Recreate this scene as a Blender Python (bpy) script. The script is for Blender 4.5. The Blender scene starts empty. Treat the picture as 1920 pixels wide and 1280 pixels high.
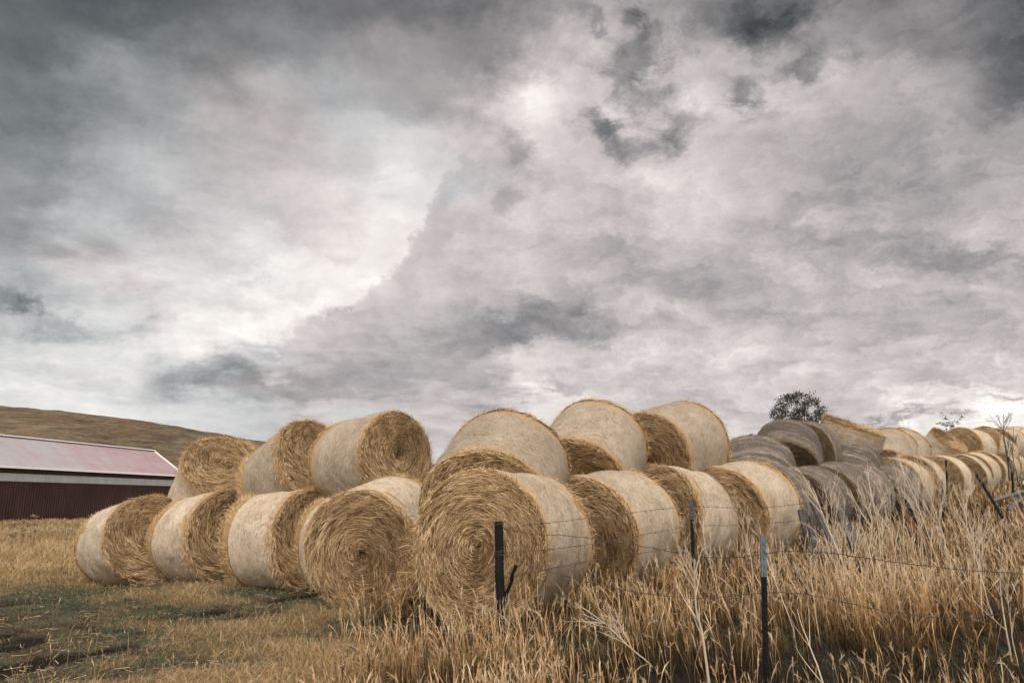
import bpy, math, random
import numpy as np
from mathutils import Matrix, Vector

# ------------------------------------------------------------------ settings
EXPOSURE = 0.95
SUN_POWER = 1.5
SUN_ANGLE = 14.0
SUN_AZ_DEG = 176.0
SKY_GAIN = 0.51
REAR_SKY = 1.27
SKY_ROWS = [
    (880, [(0, 225), (300, 215), (700, 200), (960, 215), (1300, 195), (1600, 215), (1920, 225)]),
    (770, [(0, 238), (110, 238), (250, 226), (420, 209), (600, 202), (760, 204), (900, 214), (1050, 226), (1300, 196), (1500, 192), (1640, 206), (1760, 231), (1920, 241)]),
    (700, [(0, 222), (120, 228), (240, 226), (320, 201), (420, 184), (560, 181), (700, 178), (900, 178), (1100, 194), (1400, 198), (1650, 194), (1800, 196), (1920, 204)]),
    (610, [(0, 218), (150, 225), (300, 228), (440, 232), (530, 228), (600, 200), (700, 195), (860, 190), (1000, 184), (1150, 190), (1350, 196), (1600, 190), (1920, 186)]),
    (490, [(0, 180), (150, 200), (300, 215), (450, 222), (600, 234), (690, 234), (750, 204), (800, 202), (900, 202), (1000, 204), (1200, 200), (1450, 184), (1600, 182), (1780, 172), (1920, 184)]),
    (390, [(0, 152), (150, 174), (300, 186), (430, 198), (560, 198), (680, 208), (760, 216), (810, 198), (860, 206), (1000, 204), (1150, 206), (1350, 192), (1550, 186), (1750, 180), (1920, 190)]),
    (290, [(0, 138), (150, 165), (300, 180), (450, 187), (600, 200), (720, 206), (850, 202), (960, 214), (1060, 208), (1200, 200), (1350, 200), (1500, 186), (1700, 170), (1920, 164)]),
    (190, [(0, 121), (150, 135), (280, 154), (420, 175), (560, 181), (700, 177), (820, 157), (920, 185), (1010, 225), (1100, 214), (1250, 210), (1400, 212), (1520, 199), (1650, 175), (1800, 148), (1920, 121)]),
    (90, [(0, 112), (150, 106), (300, 118), (450, 128), (600, 142), (760, 149), (900, 143), (1000, 173), (1100, 193), (1250, 199), (1360, 193), (1480, 160), (1600, 149), (1750, 128), (1920, 106)]),
    (0, [(0, 102), (150, 98), (300, 100), (450, 104), (600, 112), (800, 111), (960, 128), (1100, 154), (1250, 165), (1350, 132), (1450, 111), (1600, 126), (1750, 108), (1920, 89)]),
    (-300, [(0, 110), (960, 125), (1920, 110)]),
    (-1200, [(0, 190), (960, 205), (1920, 190)]),
]
SKY_EDGE = [(272, 870), (322, 838), (362, 818), (422, 792), (462, 772), (512, 735), (562, 688), (602, 620), (627, 560), (662, 410), (702, 300), (742, 295)]   # left rim of the lower cloud bank
SKY_SPOTS = [   # x, y, radius x, radius y, strength, turn
    (1185, 105, 75, 62, -0.254, 30), (1205, 170, 75, 40, -0.149, 0), (1118, 228, 60, 30, -0.194, -35), (1175, 250, 90, 30, -0.194, -8),
    (1270, 232, 48, 34, -0.194, 20), (1393, 176, 52, 36, -0.238, -30), (1430, 208, 50, 22, -0.104, -20), (1512, 118, 80, 24, -0.179, 5),
    (963, 275, 48, 42, -0.194, 30), (962, 362, 52, 26, -0.153, 0), (1120, 60, 60, 22, -0.149, -35), (1425, 30, 95, 55, -0.149, -15), (1190, 20, 26, 26, -0.135, 0),
    (15, 562, 60, 34, -0.187, 0), (62, 574, 44, 20, -0.119, 0), (120, 612, 130, 30, -0.153, 4), (40, 640, 110, 22, -0.051, 0),
    (365, 690, 120, 34, -0.136, 0), (470, 720, 260, 34, -0.068, 0), (640, 596, 110, 18, -0.051, 6), (520, 640, 150, 18, -0.051, 4),
    (950, 612, 190, 50, -0.128, 10), (1050, 560, 110, 34, -0.068, 20), (1110, 480, 120, 24, -0.051, 0),
    (1790, 490, 120, 26, -0.076, 0), (1450, 470, 170, 34, -0.051, 12), (1570, 375, 200, 40, -0.043, 20), (1900, 130, 60, 40, -0.075, 0),
    (1800, 774, 62, 24, -0.280, 0), (1690, 783, 46, 14, -0.178, 0), (1640, 786, 24, 10, -0.153, 0), (1900, 745, 60, 10, -0.128, 0),
    (560, 580, 160, 40, 0.043, 15), (1300, 190, 46, 30, 0.119, 20), (1010, 190, 60, 50, 0.060, 0),
    (1045, 742, 50, 20, 0.119, 0), (1870, 770, 90, 22, 0.204, 3), (1720, 768, 120, 14, 0.128, 8), (1850, 735, 120, 12, 0.128, 4), (500, 520, 90, 20, 0.051, 10),
]
# ------------------------------------------------------------------ camera
F = 1387.0                                    # focal length in pixels of a 1920 px wide picture
PITCH = math.atan(298 / F)
CAM = np.array([0.0, 0.0, 1.5])
CP, SP = math.cos(PITCH), math.sin(PITCH)
SC = bpy.context.scene
COL = SC.collection
cam_data = bpy.data.cameras.new('camera')
cam_data.sensor_width = 36.0
cam_data.lens = 36.0 * F / 1920.0
cam_data.clip_start = 0.05
cam_data.clip_end = 5000
cam = bpy.data.objects.new('camera', cam_data)
cam.location = CAM
cam.rotation_euler = (math.pi / 2 + PITCH, 0, 0)
COL.objects.link(cam)
SC.camera = cam
SC.view_settings.view_transform = 'Standard'
SC.view_settings.look = 'None'
SC.view_settings.exposure = EXPOSURE
SC.view_settings.gamma = 1.0
SC.cycles.max_bounces = 6
SC.cycles.diffuse_bounces = 3
SC.cycles.transparent_max_bounces = 4

# ------------------------------------------------------------------ node helpers
class NT:
    def __init__(s, tree):
        s.t = tree; s.n = tree.nodes; s.l = tree.links
    def new(s, typ, **kw):
        n = s.n.new(typ)
        for k, v in kw.items(): setattr(n, k, v)
        return n
    def put(s, sock, v):
        if isinstance(v, bpy.types.NodeSocket): s.l.new(v, sock)
        elif v is not None: sock.default_value = v
    def math(s, op, a, b=None, c=None, clamp=False):
        n = s.new('ShaderNodeMath', operation=op, use_clamp=clamp)
        s.put(n.inputs[0], a); s.put(n.inputs[1], b); s.put(n.inputs[2], c)
        return n.outputs[0]
    def vmath(s, op, a, b=None):
        n = s.new('ShaderNodeVectorMath', operation=op)
        s.put(n.inputs[0], a); s.put(n.inputs[1], b)
        return n.outputs['Value'] if op in ('DOT_PRODUCT', 'LENGTH') else n.outputs[0]
    def scale(s, a, f):
        n = s.new('ShaderNodeVectorMath', operation='SCALE')
        s.put(n.inputs[0], a); s.put(n.inputs['Scale'], f)
        return n.outputs[0]
    def comb(s, x, y, z=0.0):
        n = s.new('ShaderNodeCombineXYZ')
        s.put(n.inputs[0], x); s.put(n.inputs[1], y); s.put(n.inputs[2], z)
        return n.outputs[0]
    def sep(s, v):
        n = s.new('ShaderNodeSeparateXYZ'); s.put(n.inputs[0], v)
        return n.outputs
    def noise(s, vec, scale, detail=4.0, rough=0.55, dist=0.0, color=False):
        n = s.new('ShaderNodeTexNoise')
        s.put(n.inputs['Vector'], vec); n.inputs['Scale'].default_value = scale
        n.inputs['Detail'].default_value = detail; n.inputs['Roughness'].default_value = rough
        n.inputs['Distortion'].default_value = dist
        return n.outputs['Color'] if color else n.outputs['Fac']
    def ramp(s, fac, stops, interp='LINEAR'):
        n = s.new('ShaderNodeValToRGB'); cr = n.color_ramp; cr.interpolation = interp
        while len(cr.elements) < len(stops): cr.elements.new(0.5)
        for e, (p, c) in zip(cr.elements, stops):
            e.position = p; e.color = (*c, 1) if len(c) == 3 else c
        s.put(n.inputs[0], fac)
        return n.outputs[0]
    def mix(s, fac, a, b, mode='MIX'):
        n = s.new('ShaderNodeMix', data_type='RGBA', blend_type=mode)
        s.put(n.inputs[0], fac)
        s.put(n.inputs[6], a if isinstance(a, bpy.types.NodeSocket) else (*a, 1))
        s.put(n.inputs[7], b if isinstance(b, bpy.types.NodeSocket) else (*b, 1))
        return n.outputs[2]
    def mapr(s, v, a, b, c=0.0, d=1.0, smooth=True):
        n = s.new('ShaderNodeMapRange', interpolation_type='SMOOTHSTEP' if smooth else 'LINEAR')
        s.put(n.inputs[0], v)
        for i, x in enumerate((a, b, c, d)): n.inputs[i + 1].default_value = x
        return n.outputs[0]
    def bump(s, h, strength=0.5, dist=0.02):
        n = s.new('ShaderNodeBump'); n.inputs['Strength'].default_value = strength
        n.inputs['Distance'].default_value = dist; s.put(n.inputs['Height'], h)
        return n.outputs[0]

# ------------------------------------------------------------------ sky (world) and sun
world = bpy.data.worlds.new('World')
SC.world = world
world.use_nodes = True
W = NT(world.node_tree)
W.n.clear()
SUN_EL, SUN_AZ = math.radians(47), math.radians(SUN_AZ_DEG)     # azimuth measured from +Y towards +X

def st_of(px, py):
    a, b = (px - 960) / F, (640 - py) / F
    n = math.sqrt(1 + a * a + b * b)
    return a / (n + 1), b / (n + 1)

def build_sky():
    geo = W.new('ShaderNodeTexCoord')
    D = geo.outputs['Generated']
    X, Y, Z = W.sep(D)
    # stereographic coordinates round a fixed direction of the sky (low in the north)
    d = W.math('ADD', W.math('MULTIPLY', Y, CP), W.math('MULTIPLY', Z, SP))
    u = W.math('SUBTRACT', W.math('MULTIPLY', Z, CP), W.math('MULTIPLY', Y, SP))
    den = W.math('ADD', W.math('MAXIMUM', d, -0.98), 1.0)
    s0 = W.math('DIVIDE', X, den)
    t0 = W.math('DIVIDE', u, den)
    st = W.comb(s0, t0)
    # cloud deck coordinates: a flat layer seen in perspective
    zc = W.math('ADD', W.math('MAXIMUM', Z, 0.0), 0.16)
    deck = W.comb(W.math('DIVIDE', X, zc), W.math('DIVIDE', Y, zc))
    big = W.noise(deck, 1.6, 3, 0.5, 0.4, color=True)
    fine = W.noise(deck, 5.5, 8, 0.64, 0.0, color=True)
    vfin = W.noise(st, 18.0, 8, 0.68, 0.1, color=True)
    half = (0.5, 0.5, 0.5)
    w1 = W.scale(W.vmath('SUBTRACT', big, half), 0.085)
    w2 = W.scale(W.vmath('SUBTRACT', fine, half), 0.055)
    w3 = W.scale(W.vmath('SUBTRACT', vfin, half), 0.06)
    warp_a = W.vmath('ADD', W.vmath('ADD', st, w1), W.vmath('ADD', w2, W.scale(w3, 0.6)))
    warp_b = W.vmath('ADD', st, W.vmath('ADD', W.scale(w2, 0.6), w3))
    sx, tx, _ = W.sep(warp_a)
    dom = W.math('MULTIPLY_ADD', sx, 1 / 1.8, 0.5)
    v = None
    prev_t = None
    for (py, pts) in SKY_ROWS:                 # from the horizon upwards
        n = W.new('ShaderNodeFloatCurve')
        cm = n.mapping; cv = cm.curves[0]
        cm.use_clip = False
        P = [(0.0, 0.62)] + [((st_of(px, py)[0]) / 1.8 + 0.5, val / 255.0) for px, val in pts] + [(1.0, 0.62)]
        cv.points[0].location = P[0]; cv.points[1].location = P[-1]
        for p in P[1:-1]: cv.points.new(*p)
        cm.update()
        W.put(n.inputs['Value'], dom)
        tr = st_of(960, py)[1]
        if v is None: v = n.outputs[0]
        else:
            k = W.mapr(tx, prev_t, tr)
            v = W.math('ADD', W.math('MULTIPLY', v, W.math('SUBTRACT', 1.0, k)), W.math('MULTIPLY', n.outputs[0], k))
        prev_t = tr
    ragged = W.noise(W.vmath('MULTIPLY', st, (1.0, 1.5, 1.0)), 26.0, 7, 0.68, 0.6)
    for (px, py, rx, ry, amp, ang) in SKY_SPOTS:      # single clouds and breaks
        m = W.new('ShaderNodeMapping', vector_type='TEXTURE')
        s_, t_ = st_of(px, py)
        k = 1 / (2.0 * F) * 1.9
        m.inputs['Location'].default_value = (s_, t_, 0)
        m.inputs['Rotation'].default_value = (0, 0, math.radians(ang))
        m.inputs['Scale'].default_value = (rx * k, ry * k, 1)
        W.put(m.inputs['Vector'], warp_b)
        g = W.new('ShaderNodeTexGradient', gradient_type='QUADRATIC_SPHERE')
        W.put(g.inputs[0], m.outputs[0])
        e = W.mapr(W.math('MULTIPLY_ADD', W.math('SUBTRACT', ragged, 0.5), W.mapr(g.outputs['Fac'], 0.0, 0.12, 0.0, 1.5), g.outputs['Fac']), 0.02, 0.78)
        v = W.math('MULTIPLY_ADD', e, amp, v)
    # bright rim where the lower cloud bank ends
    ex, et, _ = W.sep(warp_b)
    n = W.new('ShaderNodeFloatCurve'); cm = n.mapping; cv = cm.curves[0]; cm.use_clip = False
    P = sorted([(st_of(960, py)[1] / 0.6 + 0.5, st_of(px, py)[0] + 0.5) for py, px in SKY_EDGE])
    cv.points[0].location = P[0]; cv.points[1].location = P[-1]
    for p in P[1:-1]: cv.points.new(*p)
    cm.update()
    W.put(n.inputs['Value'], W.math('MULTIPLY_ADD', et, 1 / 0.6, 0.5))
    dist = W.math('SUBTRACT', W.math('SUBTRACT', n.outputs[0], 0.5), ex)
    span = W.math('MULTIPLY', W.mapr(et, st_of(960, 680)[1], st_of(960, 520)[1]), W.mapr(et, st_of(960, 250)[1], st_of(960, 340)[1]))
    glow = W.math('MULTIPLY', W.mapr(dist, -0.002, 0.006), W.math('POWER', 2.718, W.math('MULTIPLY', W.math('MAXIMUM', dist, 0.0), -18.0)))
    shade = W.math('MULTIPLY', W.mapr(dist, 0.004, -0.006), W.math('POWER', 2.718, W.math('MULTIPLY', W.math('MAXIMUM', W.math('MULTIPLY', dist, -1.0), 0.0), -26.0)))
    v = W.math('ADD', v, W.math('MULTIPLY', span, W.math('SUBTRACT', W.math('MULTIPLY', glow, 0.095), W.math('MULTIPLY', shade, 0.05))))
    # texture of the cloud deck
    fx, fy, fz = W.sep(fine)
    bx, by, bz = W.sep(big)
    v1, v2, v3 = W.sep(vfin)
    v = W.math('MULTIPLY_ADD', W.math('SUBTRACT', fx, 0.5), 0.21, v)
    v = W.math('MULTIPLY_ADD', W.math('SUBTRACT', bz, 0.5), 0.14, v)
    v = W.math('MULTIPLY_ADD', W.math('SUBTRACT', v1, 0.5), W.mapr(s0, -0.12, 0.06, 0.20, 0.32), v)
    wisps = W.noise(W.vmath('MULTIPLY', warp_b, (10.0, 38.0, 1.0)), 1.0, 7, 0.64, 0.15)
    low = W.mapr(Z, 0.62, 0.2)
    v = W.math('MULTIPLY_ADD', W.math('SUBTRACT', wisps, 0.5), W.math('MULTIPLY', low, W.mapr(s0, -0.12, 0.06, 0.24, 0.54)), v)
    broken = W.noise(W.vmath('MULTIPLY', warp_b, (1.0, 2.3, 1.0)), 13.0, 9, 0.66, 0.25)
    v = W.math('MULTIPLY_ADD', W.math('SUBTRACT', broken, 0.5), W.mapr(s0, -0.10, 0.08, 0.10, 0.40), v)
    # behind the viewer: an even bright overcast
    rear = W.mapr(d, 0.55, -0.15)
    v = W.math('ADD', W.math('MULTIPLY', v, W.math('SUBTRACT', 1.0, rear)),
               W.math('MULTIPLY', W.math('MULTIPLY_ADD', W.math('SUBTRACT', fx, 0.5), 0.3, REAR_SKY), rear))
    v = W.math('MAXIMUM', W.math('MINIMUM', v, 1.35), 0.2)
    lin = W.math('POWER', v, 2.2)
    tint_warm = W.ramp(v, [(0.25, (0.92, 1.01, 1.04)), (0.45, (1.0, 0.99, 1.0)), (0.60, (1.05, 0.98, 0.98)), (0.78, (1.08, 0.975, 0.96)), (1.0, (1.03, 0.985, 0.935))])
    tint_cool = W.ramp(v, [(0.25, (0.87, 1.03, 1.07)), (0.5, (0.94, 1.01, 1.02)), (0.75, (0.985, 1.0, 1.0)), (1.0, (1.015, 0.985, 0.95))])
    sm = W.math('ADD', s0, W.math('MULTIPLY', W.math('SUBTRACT', by, 0.5), 0.7))
    tint = W.mix(W.mapr(sm, -0.24, -0.04), tint_cool, tint_warm)
    cloud = W.new('ShaderNodeVectorMath', operation='SCALE')
    W.put(cloud.inputs[0], tint); W.put(cloud.inputs['Scale'], W.math('MULTIPLY', lin, SKY_GAIN / 0.1))
    sky = W.new('ShaderNodeTexSky', sky_type='NISHITA')
    sky.sun_disc = False
    sky.sun_elevation = SUN_EL
    sky.sun_rotation = SUN_AZ
    col = W.mix(0.985, sky.outputs[0], cloud.outputs[0])
    bg = W.new('ShaderNodeBackground')
    W.put(bg.inputs[0], col); bg.inputs[1].default_value = 0.1
    out = W.new('ShaderNodeOutputWorld')
    W.l.new(bg.outputs[0], out.inputs[0])
build_sky()

sun_data = bpy.data.lights.new('sun', 'SUN')
sun_data.energy = SUN_POWER
sun_data.angle = math.radians(SUN_ANGLE)
sun_data.color = (1.0, 0.96, 0.91)
sun = bpy.data.objects.new('sun', sun_data)
sun.rotation_euler = Vector((-math.sin(SUN_AZ) * math.cos(SUN_EL), -math.cos(SUN_AZ) * math.cos(SUN_EL), -math.sin(SUN_EL))).to_track_quat('-Z', 'Y').to_euler()
COL.objects.link(sun)

# ------------------------------------------------------------------ general helpers
RNG = np.random.default_rng(7)

def unproj(x, y, D):
    """point at picture position x, y (1920 px wide) and depth D metres"""
    a = (x - 960) / F * D; u = -(y - 640) / F * D
    return np.array([a, D * CP - u * SP, CAM[2] + D * SP + u * CP])

def hash2(ix, iy, seed):
    h = (ix.astype(np.int64) * 374761393 + iy.astype(np.int64) * 668265263 + seed * 974711) & 0x7fffffff
    h = ((h ^ (h >> 13)) * 1274126177) & 0x7fffffff
    return ((h ^ (h >> 16)) & 0xffff) / 65535.0

def vnoise(x, y, seed=0):
    x = np.asarray(x, float); y = np.asarray(y, float)
    ix, iy = np.floor(x).astype(int), np.floor(y).astype(int)
    fx, fy = x - ix, y - iy
    fx = fx * fx * (3 - 2 * fx); fy = fy * fy * (3 - 2 * fy)
    a = hash2(ix, iy, seed); b = hash2(ix + 1, iy, seed); c = hash2(ix, iy + 1, seed); d = hash2(ix + 1, iy + 1, seed)
    return (a * (1 - fx) + b * fx) * (1 - fy) + (c * (1 - fx) + d * fx) * fy

def fbm(x, y, seed=0, oct=4):
    v = 0; a = 0.5; s = 0
    for i in range(oct):
        v = v + a * vnoise(x * 2 ** i, y * 2 ** i, seed + i * 17); s += a; a *= 0.5
    return v / s

def sstep(a, b, x):
    t = np.clip((x - a) / (b - a), 0, 1)
    return t * t * (3 - 2 * t)

class Geo:
    """collects vertices, quads/tris, a float attribute per vertex and a material index per face"""
    def __init__(s):
        s.v = []; s.q = []; s.t = []; s.tint = []; s.n = 0; s.qm = []; s.tm = []
    def add(s, verts, quads=None, tris=None, tint=0.5, mat=0):
        verts = np.asarray(verts, float).reshape(-1, 3)
        s.v.append(verts)
        s.tint.append(np.broadcast_to(np.asarray(tint, float), (len(verts),)).copy())
        if quads is not None and len(quads):
            q = np.asarray(quads, np.int64) + s.n; s.q.append(q); s.qm.append(np.full(len(q), mat))
        if tris is not None and len(tris):
            t = np.asarray(tris, np.int64) + s.n; s.t.append(t); s.tm.append(np.full(len(t), mat))
        s.n += len(verts)
    def ribbons(s, P, Wv, tint, mat=0):
        """P, Wv: (n, k, 3) centre line points and half-width vectors"""
        n, k, _ = P.shape
        V = np.stack([P - Wv, P + Wv], 2).reshape(-1, 3)
        base = (np.arange(n) * k * 2)[:, None] + (np.arange(k - 1) * 2)[None, :]
        Q = np.stack([base, base + 1, base + 3, base + 2], -1).reshape(-1, 4)
        tint = np.asarray(tint, float)
        if tint.ndim == 1: tint = np.repeat(tint, k * 2)
        else: tint = np.repeat(tint.reshape(-1), 2)
        s.add(V, Q, tint=tint, mat=mat)
    def box(s, c, size, M=None, tint=0.5, mat=0, taper=1.0):
        x, y, z = np.array(size) / 2
        v = np.array([[-x, -y, -z], [x, -y, -z], [x, y, -z], [-x, y, -z], [-x * taper, -y * taper, z], [x * taper, -y * taper, z], [x * taper, y * taper, z], [-x * taper, y * taper, z]])
        if M is not None: v = v @ np.array(M).T
        v = v + np.array(c)
        s.add(v, [[0, 3, 2, 1], [4, 5, 6, 7], [0, 1, 5, 4], [1, 2, 6, 5], [2, 3, 7, 6], [3, 0, 4, 7]], tint=tint, mat=mat)
    def tube(s, pts, r, sides=6, tint=0.5, mat=0, cap=True):
        pts = np.asarray(pts, float); k = len(pts)
        r = np.broadcast_to(np.asarray(r, float), (k,))
        T = np.gradient(pts, axis=0); T /= np.linalg.norm(T, axis=1)[:, None] + 1e-9
        up = np.array([0.31, 0.17, 0.93]) if abs(T[0, 2]) < 0.8 else np.array([0.9, 0.3, 0.1])
        A = np.cross(T, up); A /= np.linalg.norm(A, axis=1)[:, None] + 1e-9
        B = np.cross(T, A)
        th = np.arange(sides) / sides * 2 * np.pi
        V = pts[:, None, :] + r[:, None, None] * (np.cos(th)[None, :, None] * A[:, None, :] + np.sin(th)[None, :, None] * B[:, None, :])
        i = np.arange(k - 1)[:, None] * sides; j = np.arange(sides)[None, :]; j2 = (j + 1) % sides
        Q = np.stack([i + j, i + j2, i + sides + j2, i + sides + j], -1).reshape(-1, 4)
        tr = []
        if cap:
            for a in range(1, sides - 1):
                tr += [[0, a + 1, a], [(k - 1) * sides, (k - 1) * sides + a, (k - 1) * sides + a + 1]]
        s.add(V.reshape(-1, 3), Q, tr, tint=tint, mat=mat)
    def mesh(s, name, mats, smooth=False):
        V = np.concatenate(s.v)
        Q = np.concatenate(s.q) if s.q else np.zeros((0, 4), int)
        T = np.concatenate(s.t) if s.t else np.zeros((0, 3), int)
        me = bpy.data.meshes.new(name)
        me.vertices.add(len(V)); me.vertices.foreach_set('co', V.astype(np.float32).ravel())
        loops = np.concatenate([Q.ravel(), T.ravel()]).astype(np.int32)
        me.loops.add(len(loops)); me.loops.foreach_set('vertex_index', loops)
        nf = len(Q) + len(T)
        start = np.concatenate([np.arange(len(Q)) * 4, len(Q) * 4 + np.arange(len(T)) * 3]).astype(np.int32)
        me.polygons.add(nf); me.polygons.foreach_set('loop_start', start)
        mi = np.concatenate((s.qm or [np.zeros(0)]) + (s.tm or [np.zeros(0)])).astype(np.int32)
        if len(mi) == nf: me.polygons.foreach_set('material_index', mi)
        me.polygons.foreach_set('use_smooth', np.full(nf, smooth))
        at = me.attributes.new('tint', 'FLOAT', 'POINT')
        at.data.foreach_set('value', np.concatenate(s.tint).astype(np.float32))
        me.update(calc_edges=True); me.validate()
        for m in (mats if isinstance(mats, (list, tuple)) else [mats]): me.materials.append(m)
        return me

def link(name, mesh, parent=None, matrix=None):
    o = bpy.data.objects.new(name, mesh)
    COL.objects.link(o)
    if parent is not None: o.parent = parent
    if matrix is not None: o.matrix_local = matrix
    return o

def tag(o, label=None, cat=None, group=None, kind=None):
    if label: o['label'] = label
    if cat: o['category'] = cat
    if group: o['group'] = group
    if kind: o['kind'] = kind
    return o

def empty(name, loc, label, cat, group=None):
    o = bpy.data.objects.new(name, None)
    o.empty_display_size = 0.2
    o.location = loc
    COL.objects.link(o)
    return tag(o, label, cat, group)

# ------------------------------------------------------------------ materials
def material(name, build, rough=0.85, spec=0.15):
    m = bpy.data.materials.new(name); m.use_nodes = True
    N = NT(m.node_tree)
    b = N.n['Principled BSDF']
    b.inputs['Roughness'].default_value = rough
    b.inputs['Specular IOR Level'].default_value = spec
    build(N, b)
    return m

def attr_ramp(name, stops, rough=0.8, spec=0.2, trans=0.0, vary=0.0):
    def f(N, b):
        a = N.new('ShaderNodeAttribute', attribute_name='tint')
        fac = a.outputs['Fac']
        if vary:
            tc = N.new('ShaderNodeTexCoord')
            fac = N.math('MULTIPLY_ADD', N.math('SUBTRACT', N.noise(tc.outputs['Object'], 14, 3), 0.5), vary, fac)
        c = N.ramp(fac, stops)
        N.put(b.inputs['Base Color'], c)
        if trans:
            t = N.new('ShaderNodeBsdfTranslucent'); N.put(t.inputs[0], c)
            mx = N.new('ShaderNodeMixShader'); mx.inputs[0].default_value = trans
            out = N.n['Material Output']
            N.l.new(b.outputs[0], mx.inputs[1]); N.l.new(t.outputs[0], mx.inputs[2]); N.l.new(mx.outputs[0], out.inputs[0])
    return material(name, f, rough, spec)

STRAW = [(0.0, (0.032, 0.018, 0.007)), (0.25, (0.125, 0.072, 0.028)), (0.5, (0.37, 0.230, 0.104)), (0.75, (0.62, 0.42, 0.225)), (1.0, (0.80, 0.61, 0.39))]
OLDSTRAW = [(0.0, (0.0400, 0.0256, 0.0144)), (0.3, (0.0960, 0.0624, 0.0336)), (0.6, (0.1760, 0.1200, 0.0680)), (1.0, (0.2880, 0.2160, 0.1360))]
M_straw = attr_ramp('straw', STRAW, 0.7, 0.25, 0.12)
M_oldstraw = attr_ramp('old_straw', OLDSTRAW, 0.8, 0.15, 0.1)
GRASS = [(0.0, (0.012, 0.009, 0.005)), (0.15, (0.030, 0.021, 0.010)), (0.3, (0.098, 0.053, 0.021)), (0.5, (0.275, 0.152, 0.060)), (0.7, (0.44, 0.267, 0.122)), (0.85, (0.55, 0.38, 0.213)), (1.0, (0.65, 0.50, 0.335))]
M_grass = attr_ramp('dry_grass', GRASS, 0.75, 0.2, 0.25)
M_short = attr_ramp('short_grass', [(0.0, (0.030, 0.028, 0.018)), (0.25, (0.092, 0.080, 0.046)), (0.45, (0.21, 0.155, 0.082)), (0.65, (0.41, 0.27, 0.13)), (1.0, (0.60, 0.45, 0.27))], 0.75, 0.2, 0.25)
M_green = attr_ramp('green_leaf', [(0.0, (0.0224, 0.0388, 0.0204)), (0.5, (0.0612, 0.0868, 0.0458)), (1.0, (0.1530, 0.1784, 0.1122))], 0.6, 0.3, 0.2)
M_weed = attr_ramp('dead_stem', [(0.0, (0.2039, 0.1401, 0.0790)), (0.6, (0.4671, 0.3708, 0.2607)), (1.0, (0.6116, 0.5109, 0.3871))], 0.75, 0.2, 0.0)
M_twig = attr_ramp('bare_twig', [(0.0, (0.0245, 0.0182, 0.0140)), (1.0, (0.0770, 0.0595, 0.0455))], 0.85, 0.1)
M_leaf = attr_ramp('tree_leaf', [(0.0, (0.0263, 0.0270, 0.0165)), (0.5, (0.0488, 0.0465, 0.0285)), (1.0, (0.0975, 0.0863, 0.0525))], 0.7, 0.2, 0.25)

def net_mat(name, cols, edge, half):
    """woven net over straw: pale, mottled, with straw-coloured edges where the net ends"""
    def f(N, b):
        tc = N.new('ShaderNodeTexCoord'); v = tc.outputs['Object']
        oi = N.new('ShaderNodeObjectInfo')
        off = N.vmath('ADD', v, N.scale(N.comb(3.1, 7.7, 1.9), oi.outputs['Random']))
        xx, yy, zz = N.sep(v); ang = N.math('ARCTAN2', yy, zz)
        n1 = N.noise(off, 2.6, 5, 0.62); n2 = N.noise(off, 38.0, 5, 0.7, 1.6); n3 = N.noise(N.comb(N.math('MULTIPLY_ADD', xx, 75.0, N.math('MULTIPLY', oi.outputs['Random'], 51.0)), N.math('MULTIPLY', ang, 9.0), 0.0), 1.0, 4, 0.62, 0.9)
        n4 = N.noise(off, 120.0, 2, 0.6, 1.0)
        k = N.math('ADD', N.math('MULTIPLY', n1, 0.75), N.math('ADD', N.math('MULTIPLY', n2, 0.85), N.math('MULTIPLY', n3, 1.15)))
        k = N.math('MULTIPLY_ADD', n4, 0.7, k)
        base = N.ramp(N.math('DIVIDE', k, 3.45), [(0.385, cols[0]), (0.455, cols[1]), (0.525, cols[2]), (0.60, cols[3])])
        base = N.mix(1.0, base, N.ramp(oi.outputs['Random'], [(0.0, (0.80, 0.79, 0.77)), (1.0, (1.04, 1.03, 1.02))]), 'MULTIPLY')
        x, y, z = N.sep(v)
        ax = N.math('ADD', N.math('MAXIMUM', x, N.math('MULTIPLY', x, -1.12)), N.math('MULTIPLY', N.math('SUBTRACT', n2, 0.5), 0.22))
        e = N.mapr(ax, half - 0.15, half - 0.10)
        ec = N.mix(n2, edge[0], edge[1])
        a = N.new('ShaderNodeAttribute', attribute_name='tint')
        col = N.mix(N.math('MULTIPLY', e, 0.65), base, ec)
        straw = N.ramp(a.outputs['Fac'], STRAW)
        col = N.mix(N.math('GREATER_THAN', a.outputs['Fac'], 0.0), col, straw)
        N.put(b.inputs['Base Color'], col)
        N.put(b.inputs['Normal'], N.bump(N.math('ADD', n2, N.math('ADD', n3, n4)), 0.55, 0.02))
    return material(name, f, 0.75, 0.2)

M_net = net_mat('net_wrap', [(0.2045, 0.1316, 0.0730), (0.3834, 0.2920, 0.2037), (0.5283, 0.4318, 0.3267), (0.6476, 0.5634, 0.4612)], [(0.5112, 0.3454, 0.2152), (0.3578, 0.2303, 0.1153)], 0.62)
M_net_tan = net_mat('net_wrap_tan', [(0.1382, 0.0917, 0.0531), (0.2690, 0.2081, 0.1458), (0.3563, 0.2893, 0.2155), (0.4435, 0.3810, 0.3050)], [(0.3999, 0.2751, 0.1724), (0.2909, 0.1905, 0.0929)], 0.62)

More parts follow.
